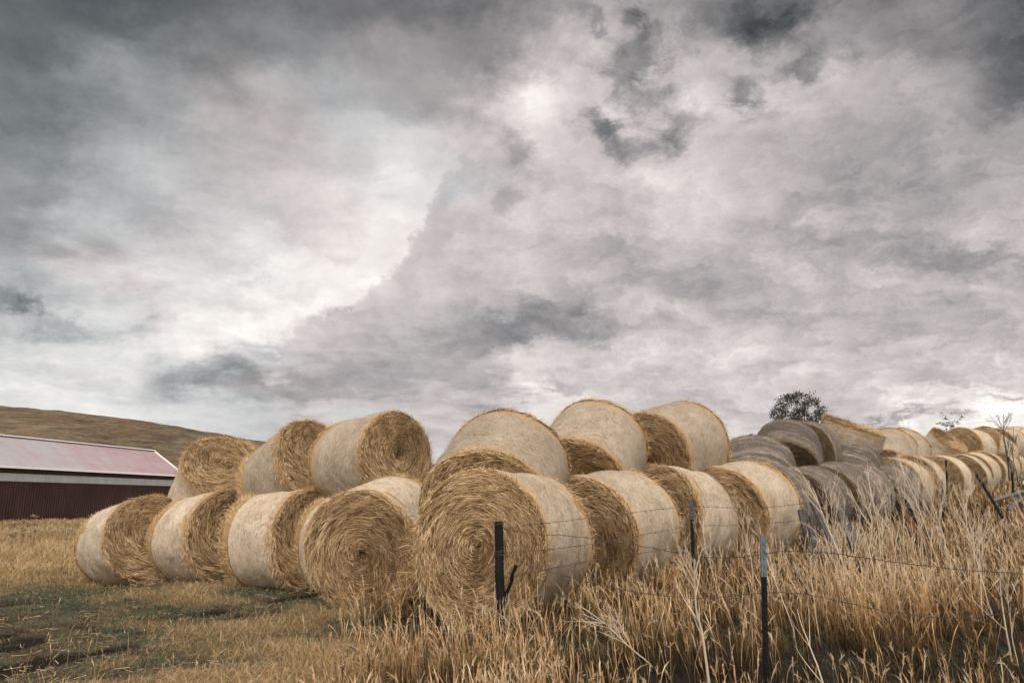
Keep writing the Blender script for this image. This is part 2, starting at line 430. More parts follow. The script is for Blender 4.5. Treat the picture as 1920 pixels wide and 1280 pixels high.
def old_net_mat():
    def f(N, b):
        tc = N.new('ShaderNodeTexCoord'); v = tc.outputs['Object']
        oi = N.new('ShaderNodeObjectInfo'); R = oi.outputs['Random']
        x, y, z = N.sep(v)
        off = N.vmath('ADD', v, N.scale(N.comb(3.1, 7.7, 1.9), R))
        band = N.noise(N.comb(N.math('MULTIPLY_ADD', x, 3.4, N.math('MULTIPLY', R, 37.0)), N.math('MULTIPLY', N.noise(off, 2.0, 2), 0.8)), 1.0, 3, 0.6)
        n2 = N.noise(off, 42.0, 5, 0.7, 1.6); n3 = N.noise(N.vmath('MULTIPLY', off, (40, 9, 9)), 1.0, 4, 0.65, 0.6)
        c1 = N.ramp(band, [(0.30, (0.0530, 0.0430, 0.0343)), (0.40, (0.1325, 0.1064, 0.0840)), (0.47, (0.0763, 0.0706, 0.0620)), (0.54, (0.2014, 0.1637, 0.1317)), (0.61, (0.0869, 0.0747, 0.0630)), (0.70, (0.2650, 0.2230, 0.1813))])
        kk = N.math('ADD', N.math('MULTIPLY', n2, 0.8), N.math('MULTIPLY', n3, 0.8))
        col = N.mix(1.0, c1, N.ramp(N.math('DIVIDE', kk, 1.6), [(0.38, (0.22, 0.20, 0.19)), (0.5, (0.68, 0.66, 0.64)), (0.62, (1.25, 1.2, 1.15))]), 'MULTIPLY')
        col = N.mix(1.0, col, N.ramp(N.math('FRACT', N.math('MULTIPLY', R, 7.3)), [(0.0, (1.0, 0.98, 0.96)), (1.0, (1.75, 1.70, 1.64))]), 'MULTIPLY')
        a = N.new('ShaderNodeAttribute', attribute_name='tint')
        straw = N.ramp(a.outputs['Fac'], OLDSTRAW)
        col = N.mix(N.math('GREATER_THAN', a.outputs['Fac'], 0.0), col, straw)
        N.put(b.inputs['Base Color'], col)
        N.put(b.inputs['Normal'], N.bump(kk, 0.6, 0.02))
    return material('weathered_net_wrap', f, 0.7, 0.25)
M_net_old = old_net_mat()

def wood_mat(name, dark, light, blue=False):
    def f(N, b):
        tc = N.new('ShaderNodeTexCoord'); v = tc.outputs['Object']
        n = N.noise(N.vmath('MULTIPLY', v, (60, 60, 4)), 1.0, 5, 0.65, 0.6)
        m = N.noise(v, 9, 4, 0.6)
        c = N.mix(N.math('MULTIPLY', N.math('ADD', n, m), 0.5), dark, light)
        c = N.ramp(N.math('MULTIPLY', N.math('ADD', n, m), 0.5), [(0.35, dark), (0.65, light)])
        N.put(b.inputs['Base Color'], c); N.put(b.inputs['Normal'], N.bump(n, 0.6, 0.01))
    return material(name, f, 0.85, 0.2)
M_blackwood = wood_mat('charred_wood', (0.0024, 0.0020, 0.0020), (0.0100, 0.0080, 0.0072))
M_greywood = wood_mat('weathered_grey_wood', (0.0240, 0.0200, 0.0184), (0.0960, 0.0800, 0.0736))
M_greyboard = wood_mat('grey_board', (0.0480, 0.0416, 0.0400), (0.1920, 0.1720, 0.1640))
M_post = wood_mat('dark_post_steel', (0.0024, 0.0024, 0.0028), (0.0088, 0.0088, 0.0096))
M_tip = wood_mat('grey_green_paint', (0.0540, 0.0756, 0.0810), (0.1296, 0.1620, 0.1674))
M_tipblue = wood_mat('dull_blue_paint', (0.0240, 0.0360, 0.0540), (0.0780, 0.1020, 0.1320))
M_wire = material('rusty_wire', lambda N, b: (N.put(b.inputs['Base Color'], (0.075, 0.062, 0.056, 1)), N.put(b.inputs['Metallic'], 0.3)), 0.6, 0.4)

# ------------------------------------------------------------------ bales: positions found from the photograph
BALE_FIT = {
    'B1': ((-6.772, 14.401, 0.821), (0.7466, -0.6440, 0.1669), 1.40),
    'B2': ((-5.229, 14.192, 0.875), (0.8039, -0.5851, 0.1073), 1.44),
    'B3': ((-3.430, 13.112, 0.869), (0.8325, -0.5519, 0.0485), 1.48),
    'F': ((-2.064, 10.320, 0.798), (-0.2706, -0.9430, -0.1937), 1.39),
    'B5': ((-0.416, 8.356, 1.015), (-0.4780, -0.8782, 0.0134), 1.37),
    'B6': ((0.909, 10.343, 1.019), (-0.6240, -0.7742, -0.1060), 1.39),
    'B7': ((2.234, 12.063, 1.255), (-0.6916, -0.7208, 0.0461), 1.40),
    'B8': ((3.422, 12.613, 1.223), (-0.6947, -0.7103, -0.1133), 1.40),
    'T1': ((-5.302, 14.117, 2.147), (0.4421, -0.5745, 0.6888), 1.40),
    'T2': ((-3.595, 13.836, 2.284), (0.7078, -0.5718, 0.4149), 1.41),
    'T3': ((-1.960, 12.991, 2.244), (0.7963, -0.5980, 0.0912), 1.43),
    'T4': ((-0.338, 9.410, 1.337), (-0.2154, -0.8448, -0.4898), 1.39),
    'T5': ((0.952, 11.490, 1.684), (-0.3810, -0.7345, -0.5615), 1.39),
    'T6': ((2.289, 12.826, 2.194), (-0.7089, -0.6644, -0.2366), 1.39),
    'G2': ((6.597, 18.145, 2.211), (-0.3972, -0.7826, -0.4793), 1.40),
    'G1': ((5.127, 16.007, 1.478), (-0.2907, -0.6917, -0.6610), 1.40),
    'B4': ((-2.091, 12.533, 0.799), (0.7840, -0.6202, 0.0250), 1.40),
    'G3': ((7.290, 18.850, 2.664), (-0.5058, -0.8597, -0.0715), 1.40),
    'G4': ((8.998, 20.376, 1.840), (-0.4467, -0.6000, -0.6636), 1.40),
    'T7': ((9.705, 21.028, 3.602), (0.2803, -0.2703, 0.9211), 1.40),
    'G5': ((4.612, 14.471, 1.366), (-0.6534, -0.7569, -0.0122), 1.40),
    'G6': ((5.829, 15.705, 1.327), (-0.6505, -0.7503, -0.1178), 1.40),
    'G7': ((7.350, 17.802, 1.534), (-0.6656, -0.7392, -0.1027), 1.40),
    'G8': ((8.209, 18.871, 1.478), (-0.7371, -0.6614, -0.1386), 1.40),
    'G9': ((9.567, 20.157, 1.524), (-0.7749, -0.5993, -0.2008), 1.40),
    'W1': ((10.587, 21.216, 1.896), (-0.6777, -0.7351, -0.0159), 1.40),
    'W2': ((12.002, 22.866, 2.049), (-0.6311, -0.7755, -0.0170), 1.40),
    'W3': ((14.394, 25.581, 2.166), (-0.6883, -0.7238, -0.0489), 1.40),
    'W4': ((16.394, 27.528, 2.327), (-0.6398, -0.7661, -0.0615), 1.40),
    'W5': ((17.215, 28.413, 2.445), (-0.7073, -0.7030, -0.0746), 1.40),
    'W6': ((19.028, 30.485, 2.641), (-0.6299, -0.7758, -0.0368), 1.40),
    'W7': ((20.743, 32.508, 2.843), (-0.7105, -0.7033, -0.0235), 1.40),
    'T8': ((13.082, 26.157, 2.548), (-0.4810, -0.6024, -0.6370), 1.40),
    'T9': ((13.714, 26.762, 2.638), (-0.6060, -0.5509, -0.5738), 1.40),
    'T11': ((18.594, 30.947, 3.667), (-0.8343, -0.5509, 0.0212), 1.40),
    'T12': ((20.086, 32.012, 3.911), (-0.8253, -0.3916, 0.4068), 1.40),
    'T13': ((21.532, 33.239, 3.858), (-0.8228, -0.5651, -0.0607), 1.40),
    'T10': ((19.908, 33.866, 4.244), (0.3771, -0.6011, 0.7046), 1.40),
}
RAD = 0.85
def closer(key, k):                                  # a bale a little nearer or farther along the same line of sight
    c, n, L = BALE_FIT[key]
    c = CAM + (np.array(c) - CAM) * k
    BALE_FIT[key] = (tuple(c), n, L)
closer('T1', 1.10); closer('T10', 0.85); closer('T11', 1.04); closer('T12', 1.04); closer('T13', 1.04)
BSCALE = {'T1': 1.10, 'T10': 0.85, 'T11': 1.04, 'T12': 1.04, 'T13': 1.04}
def beyond(key, src, d):                            # the row carried on past the last bale that could be measured
    c, n, L = BALE_FIT[src]; BALE_FIT[key] = (tuple(np.array(c) + np.array(d)), n, L); BSCALE[key] = BSCALE.get(src, 1.0)
beyond('W8', 'W7', (1.5, 1.7, 0.17)); beyond('W9', 'W7', (2.9, 3.3, 0.33)); beyond('T14', 'T13', (1.35, 1.35, 0.18)); beyond('T15', 'T13', (2.6, 2.8, 0.3))
def mid_of(key):
    c, n, L = BALE_FIT[key]
    return np.array(c) - np.array(n) * 0.7 * BSCALE.get(key, 1.0)

# ------------------------------------------------------------------ terrain
GP = [(0, 0, 0), (-3, 0, 0), (4, 0, 0.12), (-6, 5, -0.03), (-3, 6, 0.0), (0, 6, 0.08), (3, 6, 0.24), (6, 6, 0.48), (9, 6, 0.7), (5, 10, 0.48), (8, 12, 0.72), (12, 12, 1.0),
      (16, 16, 1.35), (24, 24, 1.9), (20, 20, 1.6), (-14, 5, -0.1), (-14, 15, -0.09), (-10, 15, -0.08), (-9, 22, -0.15), (-14, 30, -0.1), (-20, 50, 0), (-30, 40, 0), (-38, 54, 0.0), (-33, 73, 0.0), (-22, 70, 0.0),
      (0, 22, 0.35), (4, 30, 0.6), (-6, 40, 0.2), (10, 40, 1.2), (30, 40, 2.4), (34, 30, 2.3), (26, 12, 1.9), (14, 0, 1.0), (-14, 0, -0.1), (20, 60, 1.9), (40, 60, 2.6), (0, 70, 0.6), (40, 0, 2.6), (-40, 0, 0), (-40, 30, 0), (-40, 90, 0), (40, 90, 2.4), (0, 90, 0.6)]
for k in ('B1', 'B2', 'B3', 'B4', 'F', 'B5', 'B6', 'B7', 'B8', 'G5', 'G6', 'G7', 'G8', 'G9', 'W1', 'W2', 'W3', 'W4', 'W5', 'W6', 'W7'):
    m = mid_of(k); GP.append((m[0], m[1], m[2] - RAD - 0.02 + (0.10 if k in ('B1', 'B2', 'B3', 'B4') else 0.0)))
GP = np.array(GP, float)
def tps_kernel(d2): return 0.5 * d2 * np.log(d2 + 1e-6)
_n = len(GP)
_K = tps_kernel(((GP[:, None, :2] - GP[None, :, :2]) ** 2).sum(-1)) + np.eye(_n) * 0.6
_P = np.hstack([np.ones((_n, 1)), GP[:, :2]])
_A = np.block([[_K, _P], [_P.T, np.zeros((3, 3))]])
_w = np.linalg.solve(_A, np.concatenate([GP[:, 2], np.zeros(3)]))
def ground_base(x, y):
    x = np.clip(np.asarray(x, float), -40, 40); y = np.clip(np.asarray(y, float), 0, 90)
    sh = x.shape; x = x.ravel(); y = y.ravel(); out = np.zeros(len(x))
    for i in range(0, len(x), 20000):
        xx, yy = x[i:i + 20000], y[i:i + 20000]
        d2 = (xx[:, None] - GP[None, :, 0]) ** 2 + (yy[:, None] - GP[None, :, 1]) ** 2
        out[i:i + 20000] = tps_kernel(d2) @ _w[:_n] + _w[_n] + _w[_n + 1] * xx + _w[_n + 2] * yy
    return out.reshape(sh)
# lookup table for speed
_gx = np.linspace(-40, 40, 321); _gy = np.linspace(0, 90, 361)
_GT = ground_base(*np.meshgrid(_gx, _gy))
def ground_z(x, y):
    x = np.asarray(x, float); y = np.asarray(y, float)
    fx = np.clip((x + 40) / 80 * 320, 0, 319.999); fy = np.clip(y / 90 * 360, 0, 359.999)
    ix = fx.astype(int); iy = fy.astype(int); fx = fx - ix; fy = fy - iy
    z = (_GT[iy, ix] * (1 - fx) + _GT[iy, ix + 1] * fx) * (1 - fy) + (_GT[iy + 1, ix] * (1 - fx) + _GT[iy + 1, ix + 1] * fx) * fy
    near = sstep(40, 25, np.hypot(x, y))
    z = z + near * (0.06 * (fbm(x * 1.1, y * 1.1, 3) - 0.5) + 0.06 * (fbm(x * 4.5, y * 4.5, 9, 4) - 0.5))
    return z - near * 0.08 * tracks(x, y)
# wheel ruts on the left, running up to the bales
TR = [((-10.0, 9.8), (-7.8, 11.5), (-6.6, 13.3)), ((-10.5, 11.6), (-7.6, 13.2)), ((-6.2, 8.9), (-4.2, 10.5), (-3.2, 12.6)), ((-5.6, 8.2), (-3.6, 9.9), (-2.9, 11.8)), ((-6.5, 6.0), (-4.9, 7.0), (-4.0, 8.3)), ((-7.5, 7.8), (-5.2, 8.9))]
def seg_dist(x, y, a, b):
    dx, dy = b[0] - a[0], b[1] - a[1]
    t = np.clip(((x - a[0]) * dx + (y - a[1]) * dy) / (dx * dx + dy * dy), 0, 1)
    return np.hypot(x - a[0] - t * dx, y - a[1] - t * dy)
def tracks(x, y):
    d = np.full(np.shape(x), 9.0)
    wob = 0.5 * (fbm(np.asarray(x) * 0.9, np.asarray(y) * 0.9, 31) - 0.5)
    for tr in TR:
        for a, b in zip(tr[:-1], tr[1:]): d = np.minimum(d, seg_dist(x, y, a, b) + wob * 0.6)
    return np.exp(-(d / 0.24) ** 2) * sstep(0.34, 0.5, fbm(np.asarray(x) * 1.3 + 4, np.asarray(y) * 1.3, 77, 3) + 0.05)
def dry_patch(x, y):
    """0..1: where pale matted dry grass covers the left field"""
    n = fbm(x * 0.55 + 3, y * 0.9, 12, 4)
    v = 0.9 * sstep(0.38, 0.68, n)
    for (px, py, rx, ry) in ((-3.6, 6.0, 1.6, 0.55), (-2.1, 5.0, 1.1, 0.9), (-3.0, 9.0, 0.9, 0.45), (-4.6, 11.6, 1.1, 0.5), (-1.6, 6.9, 0.8, 1.6), (-11, 17, 6, 3.4), (-18, 26, 12, 9)):
        v = np.maximum(v, np.exp(-((x - px) / rx) ** 2 - ((y - py) / ry) ** 2) * 1.25 - 0.1)
    for (px, py, rx, ry) in ((-5.6, 8.1, 1.9, 1.1), (-7.6, 10.4, 2.6, 1.5), (-5, 5.6, 1.3, 0.6), (-3.6, 10.3, 0.9, 0.4)):
        v = v - 0.8 * np.exp(-((x - px) / rx) ** 2 - ((y - py) / ry) ** 2)
    return np.clip(v, 0, 1)
def tall_zone(x, y):
    edge = -1.55 + 0.5 * (fbm(x * 0.6 + 9, y * 0.6, 21) - 0.5) * 2 - 0.10 * (y - 6)
    return sstep(edge - 0.35, edge + 0.65, x)

def build_ground():
    def axis(lo, hi, fine_lo, fine_hi, step, grow=1.16):
        a = list(np.arange(fine_lo, fine_hi + 1e-6, step)); s = step
        while a[-1] < hi: s *= grow; a.append(a[-1] + s)
        s = step
        while a[0] > lo: s *= grow; a.insert(0, a[0] - s)
        return np.array(a)
    xs = axis(-1800, 1800, -12, 14, 0.09); ys = axis(-300, 2600, 2.5, 17, 0.09)
    X, Y = np.meshgrid(xs, ys)
    Zg = ground_z(X, Y)
    far = sstep(90, 400, np.hypot(X, Y))
    Zg = Zg * (1 - far) - 1.5 * far
    nx, ny = len(xs), len(ys)
    i = np.arange(ny - 1)[:, None] * nx + np.arange(nx - 1)[None, :]
    g = Geo()
    # tint channel = pale dry matter 0..1 ; ruts and the floor of the tall grass go below zero
    t = dry_patch(X, Y) * (1 - tall_zone(X, Y)) - 1.0 * tracks(X, Y)
    t = np.where(np.hypot(X, Y) > 60, 0.7, t)
    t = t * (1 - tall_zone(X, Y)) - 0.45 * tall_zone(X, Y)  # dark soil under tall grass, with shade between stems put into the colour
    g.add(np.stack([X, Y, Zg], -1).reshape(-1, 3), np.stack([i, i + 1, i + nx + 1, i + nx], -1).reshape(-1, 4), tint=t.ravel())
    def f(N, b):
        tc = N.new('ShaderNodeTexCoord'); v = tc.outputs['Object']
        a = N.new('ShaderNodeAttribute', attribute_name='tint')
        n1 = N.noise(v, 1.7, 6, 0.65); n2 = N.noise(v, 9.0, 6, 0.7, 0.8); n3 = N.noise(N.vmath('MULTIPLY', v, (28, 60, 28)), 1.0, 4, 0.7, 1.5)
        soil = N.ramp(n2, [(0.3, (0.0294, 0.0210, 0.0157)), (0.55, (0.0787, 0.0557, 0.0378)), (0.75, (0.1785, 0.1260, 0.0787))])
        green = N.ramp(n2, [(0.3, (0.0381, 0.0381, 0.0225)), (0.55, (0.1012, 0.1012, 0.0595)), (0.75, (0.2142, 0.1845, 0.1131))])
        c = N.mix(N.mapr(n1, 0.42, 0.60), soil, green)
        dry = N.ramp(n3, [(0.3, (0.1040, 0.0680, 0.0320)), (0.5, (0.2240, 0.1520, 0.0720)), (0.7, (0.3680, 0.2720, 0.1520))])
        k = N.math('ADD', a.outputs['Fac'], N.math('MULTIPLY', N.math('SUBTRACT', n2, 0.5), 1.1))
        c = N.mix(N.math('MULTIPLY', N.mapr(k, 0.15, 0.75), 0.85), c, dry)
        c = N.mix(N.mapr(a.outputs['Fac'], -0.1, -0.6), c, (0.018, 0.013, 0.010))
        N.put(b.inputs['Base Color'], c)
        N.put(b.inputs['Normal'], N.bump(N.math('ADD', n2, n3), 0.8, 0.05))
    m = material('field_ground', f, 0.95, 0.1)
    o = link('ground', g.mesh('ground', m, True))
    tag(o, kind='structure')
build_ground()

def build_hills():
    sky = [(-2600, 700), (-1500, 720), (-700, 752), (-200, 763), (0, 769), (110, 775), (200, 787), (300, 801), (400, 816), (480, 830), (600, 846), (700, 858), (820, 870), (960, 882), (1200, 900), (1500, 925), (2200, 960), (3200, 985)]
    pxs = np.interp(np.linspace(0, 1, 260), np.linspace(0, 1, len(sky)), [s[0] for s in sky]); pys = np.interp(pxs, [s[0] for s in sky], [s[1] for s in sky])
    Dh = 330.0
    top = np.array([unproj(x, y, Dh) for x, y in zip(pxs, pys)])
    az = np.arctan2(top[:, 0], top[:, 1]); rad = np.hypot(top[:, 0], top[:, 1])
    fr = np.concatenate([np.linspace(0.28, 1.0, 70), np.linspace(1.02, 1.6, 12)])
    R_ = rad[None, :] * fr[:, None]
    prof = np.where(fr < 1, np.sin(np.clip((fr - 0.28) / 0.72, 0, 1) * np.pi / 2) ** 1.25, 1 - 0.35 * ((fr - 1) / 0.6) ** 2)
    X = np.sin(az)[None, :] * R_; Y = np.cos(az)[None, :] * R_
    Zb = -1.6
    Z = Zb + (top[:, 2][None, :] - Zb) * prof[:, None]
    rough = np.where(fr < 0.97, 1.0, 0.3)[:, None]
    Z = Z + rough * (fbm(X * 0.03, Y * 0.03, 4) - 0.5) * 2.2 * np.clip(prof, 0, 1)[:, None] + 0.9 * (fbm(X * 0.15, Y * 0.15, 8) - 0.5) - 1.7 * np.clip(prof, 0, 1)[:, None]
    ny, nx = X.shape
    i = np.arange(ny - 1)[:, None] * nx + np.arange(nx - 1)[None, :]
    g = Geo(); g.add(np.stack([X, Y, Z], -1).reshape(-1, 3), np.stack([i, i + 1, i + nx + 1, i + nx], -1).reshape(-1, 4))
    def f(N, b):
        tc = N.new('ShaderNodeTexCoord'); v = tc.outputs['Object']
        vs = N.vmath('MULTIPLY', v, (1, 1, 3.5))
        n1 = N.noise(vs, 0.022, 6, 0.65, 0.5); n2 = N.noise(vs, 0.16, 7, 0.7, 0.6); n3 = N.noise(vs, 0.7, 4, 0.7)
        c = N.ramp(N.math('MULTIPLY_ADD', n3, 0.35, N.math('MULTIPLY_ADD', n2, 0.55, N.math('MULTIPLY', n1, 0.25))), [(0.46, (0.0555, 0.0422, 0.0289)), (0.55, (0.1221, 0.0895, 0.0577)), (0.62, (0.1924, 0.1391, 0.0873)), (0.70, (0.2664, 0.1924, 0.1221))])
        red = N.mix(N.mapr(N.noise(vs, 0.05, 4, 0.6), 0.55, 0.7), c, (0.1650, 0.0938, 0.0525))
        rock = N.mix(N.math('MULTIPLY', N.mapr(n3, 0.66, 0.74), N.mapr(n1, 0.5, 0.6)), red, (0.2400, 0.2175, 0.1950))
        scrub = N.mix(N.math('MULTIPLY', N.mapr(n3, 0.40, 0.30), 0.7), rock, (0.05, 0.042, 0.03))
        N.put(b.inputs['Base Color'], scrub)
        N.put(b.inputs['Normal'], N.bump(N.math('ADD', n2, n3), 1.0, 1.5))
    o = link('hills', g.mesh('hills', material('dry_hillside', f, 0.95, 0.05), True))
    tag(o, kind='structure')
build_hills()

# ------------------------------------------------------------------ red barn
def build_barn():
    e1 = unproj(335, 887, 72.0)                        # far end of the eave
    gz = 0.0
    root = empty('barn', (e1[0], e1[1], gz), 'long dark red metal barn with a white band under a faded pink roof', 'barn')
    d = np.array([0.180, 0.984]); n = np.array([-0.984, 0.180])   # along the wall away from us; across towards the back
    M = Matrix(((d[0], n[0], 0, 0), (d[1], n[1], 0, 0), (0, 0, 1, 0), (0, 0, 0, 1)))
    # local frame: x along the barn, y across, z up
    root.matrix_world = Matrix.Translation((e1[0], e1[1], gz)) @ M
    Lb, half, H = 34.0, 3.3, e1[2] - gz
    rise = 2.2; ov = 0.35
    def ribbed(x0, x1, z0, z1, yy, sign=-1, pitch=0.229, depth=0.035):
        xs = []; ds = []
        x = x0
        while x < x1:
            for a, b_ in ((0, 0), (0.14, 0), (0.165, 1), (0.20, 1)):
                xs.append(min(x + a, x1)); ds.append(b_)
            x += pitch
        xs = np.array(xs); ds = np.array(ds) * depth * sign + yy
        k = len(xs)
        V = np.concatenate([np.stack([xs, ds, np.full(k, z0)], 1), np.stack([xs, ds, np.full(k, z1)], 1)])
        i = np.arange(k - 1)
        return V, np.stack([i, i + 1, i + k + 1, i + k], 1)
    def redwall(N, b):
        tc = N.new('ShaderNodeTexCoord'); v = tc.outputs['Object']
        n1 = N.noise(v, 0.4, 5, 0.6); n2 = N.noise(N.vmath('MULTIPLY', v, (6, 6, 0.5)), 1.0, 4, 0.6)
        N.put(b.inputs['Base Color'], N.ramp(N.math('MULTIPLY', N.math('ADD', n1, n2), 0.5), [(0.35, (0.0210, 0.0084, 0.0070)), (0.5, (0.0315, 0.0119, 0.0098)), (0.65, (0.0525, 0.0217, 0.0182))]))
    M_red = material('dark_red_siding', redwall, 0.55, 0.3)
    M_white = material('white_siding', lambda N, b: N.put(b.inputs['Base Color'], N.ramp(N.noise(N.new('ShaderNodeTexCoord').outputs['Object'], 1.2, 4, 0.6), [(0.3, (0.3120, 0.3276, 0.3354)), (0.7, (0.4368, 0.4446, 0.4446))])), 0.5, 0.3)
    M_trim = material('pale_trim', lambda N, b: N.put(b.inputs['Base Color'], (0.74, 0.72, 0.70, 1)), 0.5, 0.3)
    def roofm(N, b):
        tc = N.new('ShaderNodeTexCoord'); v = tc.outputs['Object']
        x, y, z = N.sep(v)
        n1 = N.noise(N.vmath('MULTIPLY', v, (0.35, 1.6, 1.6)), 1.0, 6, 0.65, 0.8); n2 = N.noise(N.vmath('MULTIPLY', v, (1.3, 0.6, 0.6)), 1.0, 5, 0.65, 0.5)
        k = N.math('ADD', N.math('MULTIPLY', N.math('ADD', n1, n2), 0.5), N.mapr(x, -16.0, 0.5, -0.10, 0.11, False))
        N.put(b.inputs['Base Color'], N.ramp(k, [(0.36, (0.2835, 0.2709, 0.2772)), (0.48, (0.2898, 0.2205, 0.2236)), (0.58, (0.2772, 0.1890, 0.1953)), (0.76, (0.2394, 0.1071, 0.1134))]))
    M_roof = material('faded_red_roof', roofm, 0.45, 0.4)
    b0, b1 = 0.70 * H, 0.835 * H
    g = Geo()
    for (z0, z1) in ((0.0, b0), (b1, H - 0.02)):
        g.add(*ribbed(-Lb, 0, z0, z1, 0.0))
    g.add(*ribbed(-Lb, 0, 0, H - 0.02, 2 * half, 1))
    for xx in (-Lb, 0.0):
        g.add([(xx, 0, 0), (xx, 2 * half, 0), (xx, 2 * half, H), (xx, half, H + rise), (xx, 0, H)], tris=[(0, 1, 2), (0, 2, 4), (4, 2, 3)])
    link('wall', g.mesh('barn_wall', M_red), root)
    g = Geo(); g.add(*ribbed(-Lb + 0.02, -0.02, b0, b1, -0.012))
    link('wall_band', g.mesh('wall_band', M_white), root)['label'] = 'white band along the top of the red wall'
    roof_parent = None
    g = Geo()
    sl = math.hypot(half + ov, rise * (half + ov) / half)
    for side in (0, 1):
        V, Q = ribbed(-Lb - 0.4, 0.4, 0, 1, 0, 1, 0.3, 0.03)
        tt = V[:, 2]; off = V[:, 1]
        y = -ov + tt * (half + ov); z = H - rise * ov / half + tt * rise * (half + ov) / half + off + 0.03
        if side: y = 2 * half - y
        g.add(np.stack([V[:, 0], y, z], 1), Q)
    roof = link('roof', g.mesh('barn_roof', M_roof), root)
    g = Geo(); zr = H + rise
    g.box((-Lb / 2, half, zr + 0.08), (Lb + 0.9, 0.42, 0.10))
    link('ridge_cap', g.mesh('ridge_cap', M_trim), roof)
    ze = H - rise * ov / half
    g = Geo(); g.box((-Lb / 2, -ov - 0.035, ze - 0.01), (Lb + 0.86, 0.06, 0.17))
    g.box((-Lb / 2, 2 * half + ov + 0.035, ze - 0.01), (Lb + 0.86, 0.06, 0.17))
    link('eave_trim', g.mesh('eave_trim', M_trim), roof)
    ang = math.atan2(rise, half)
    for xx in (-Lb - 0.44, 0.44):
        g = Geo()
        for sgn in (1, -1):
            Mx = np.array([[1, 0, 0], [0, math.cos(ang), -sgn * math.sin(ang)], [0, sgn * math.sin(ang), math.cos(ang)]])
            g.box((xx, half - sgn * (half + ov) / 2, (ze + zr) / 2 + 0.05), (0.06, sl, 0.2), Mx)
        link('gable_trim', g.mesh('gable_trim', M_trim), roof)
build_barn()

# ------------------------------------------------------------------ round bales
HL = 0.70                                             # half length of a bale
def settle(g):                                        # bales are never quite round
    for v in g.v:
        t = np.arctan2(v[:, 1], v[:, 2])
        v[:, 1:] *= (1 + 0.014 * np.cos(2 * t + 0.6) + 0.010 * np.cos(3 * t + 1.9) + 0.006 * np.cos(5 * t + 0.2))[:, None]

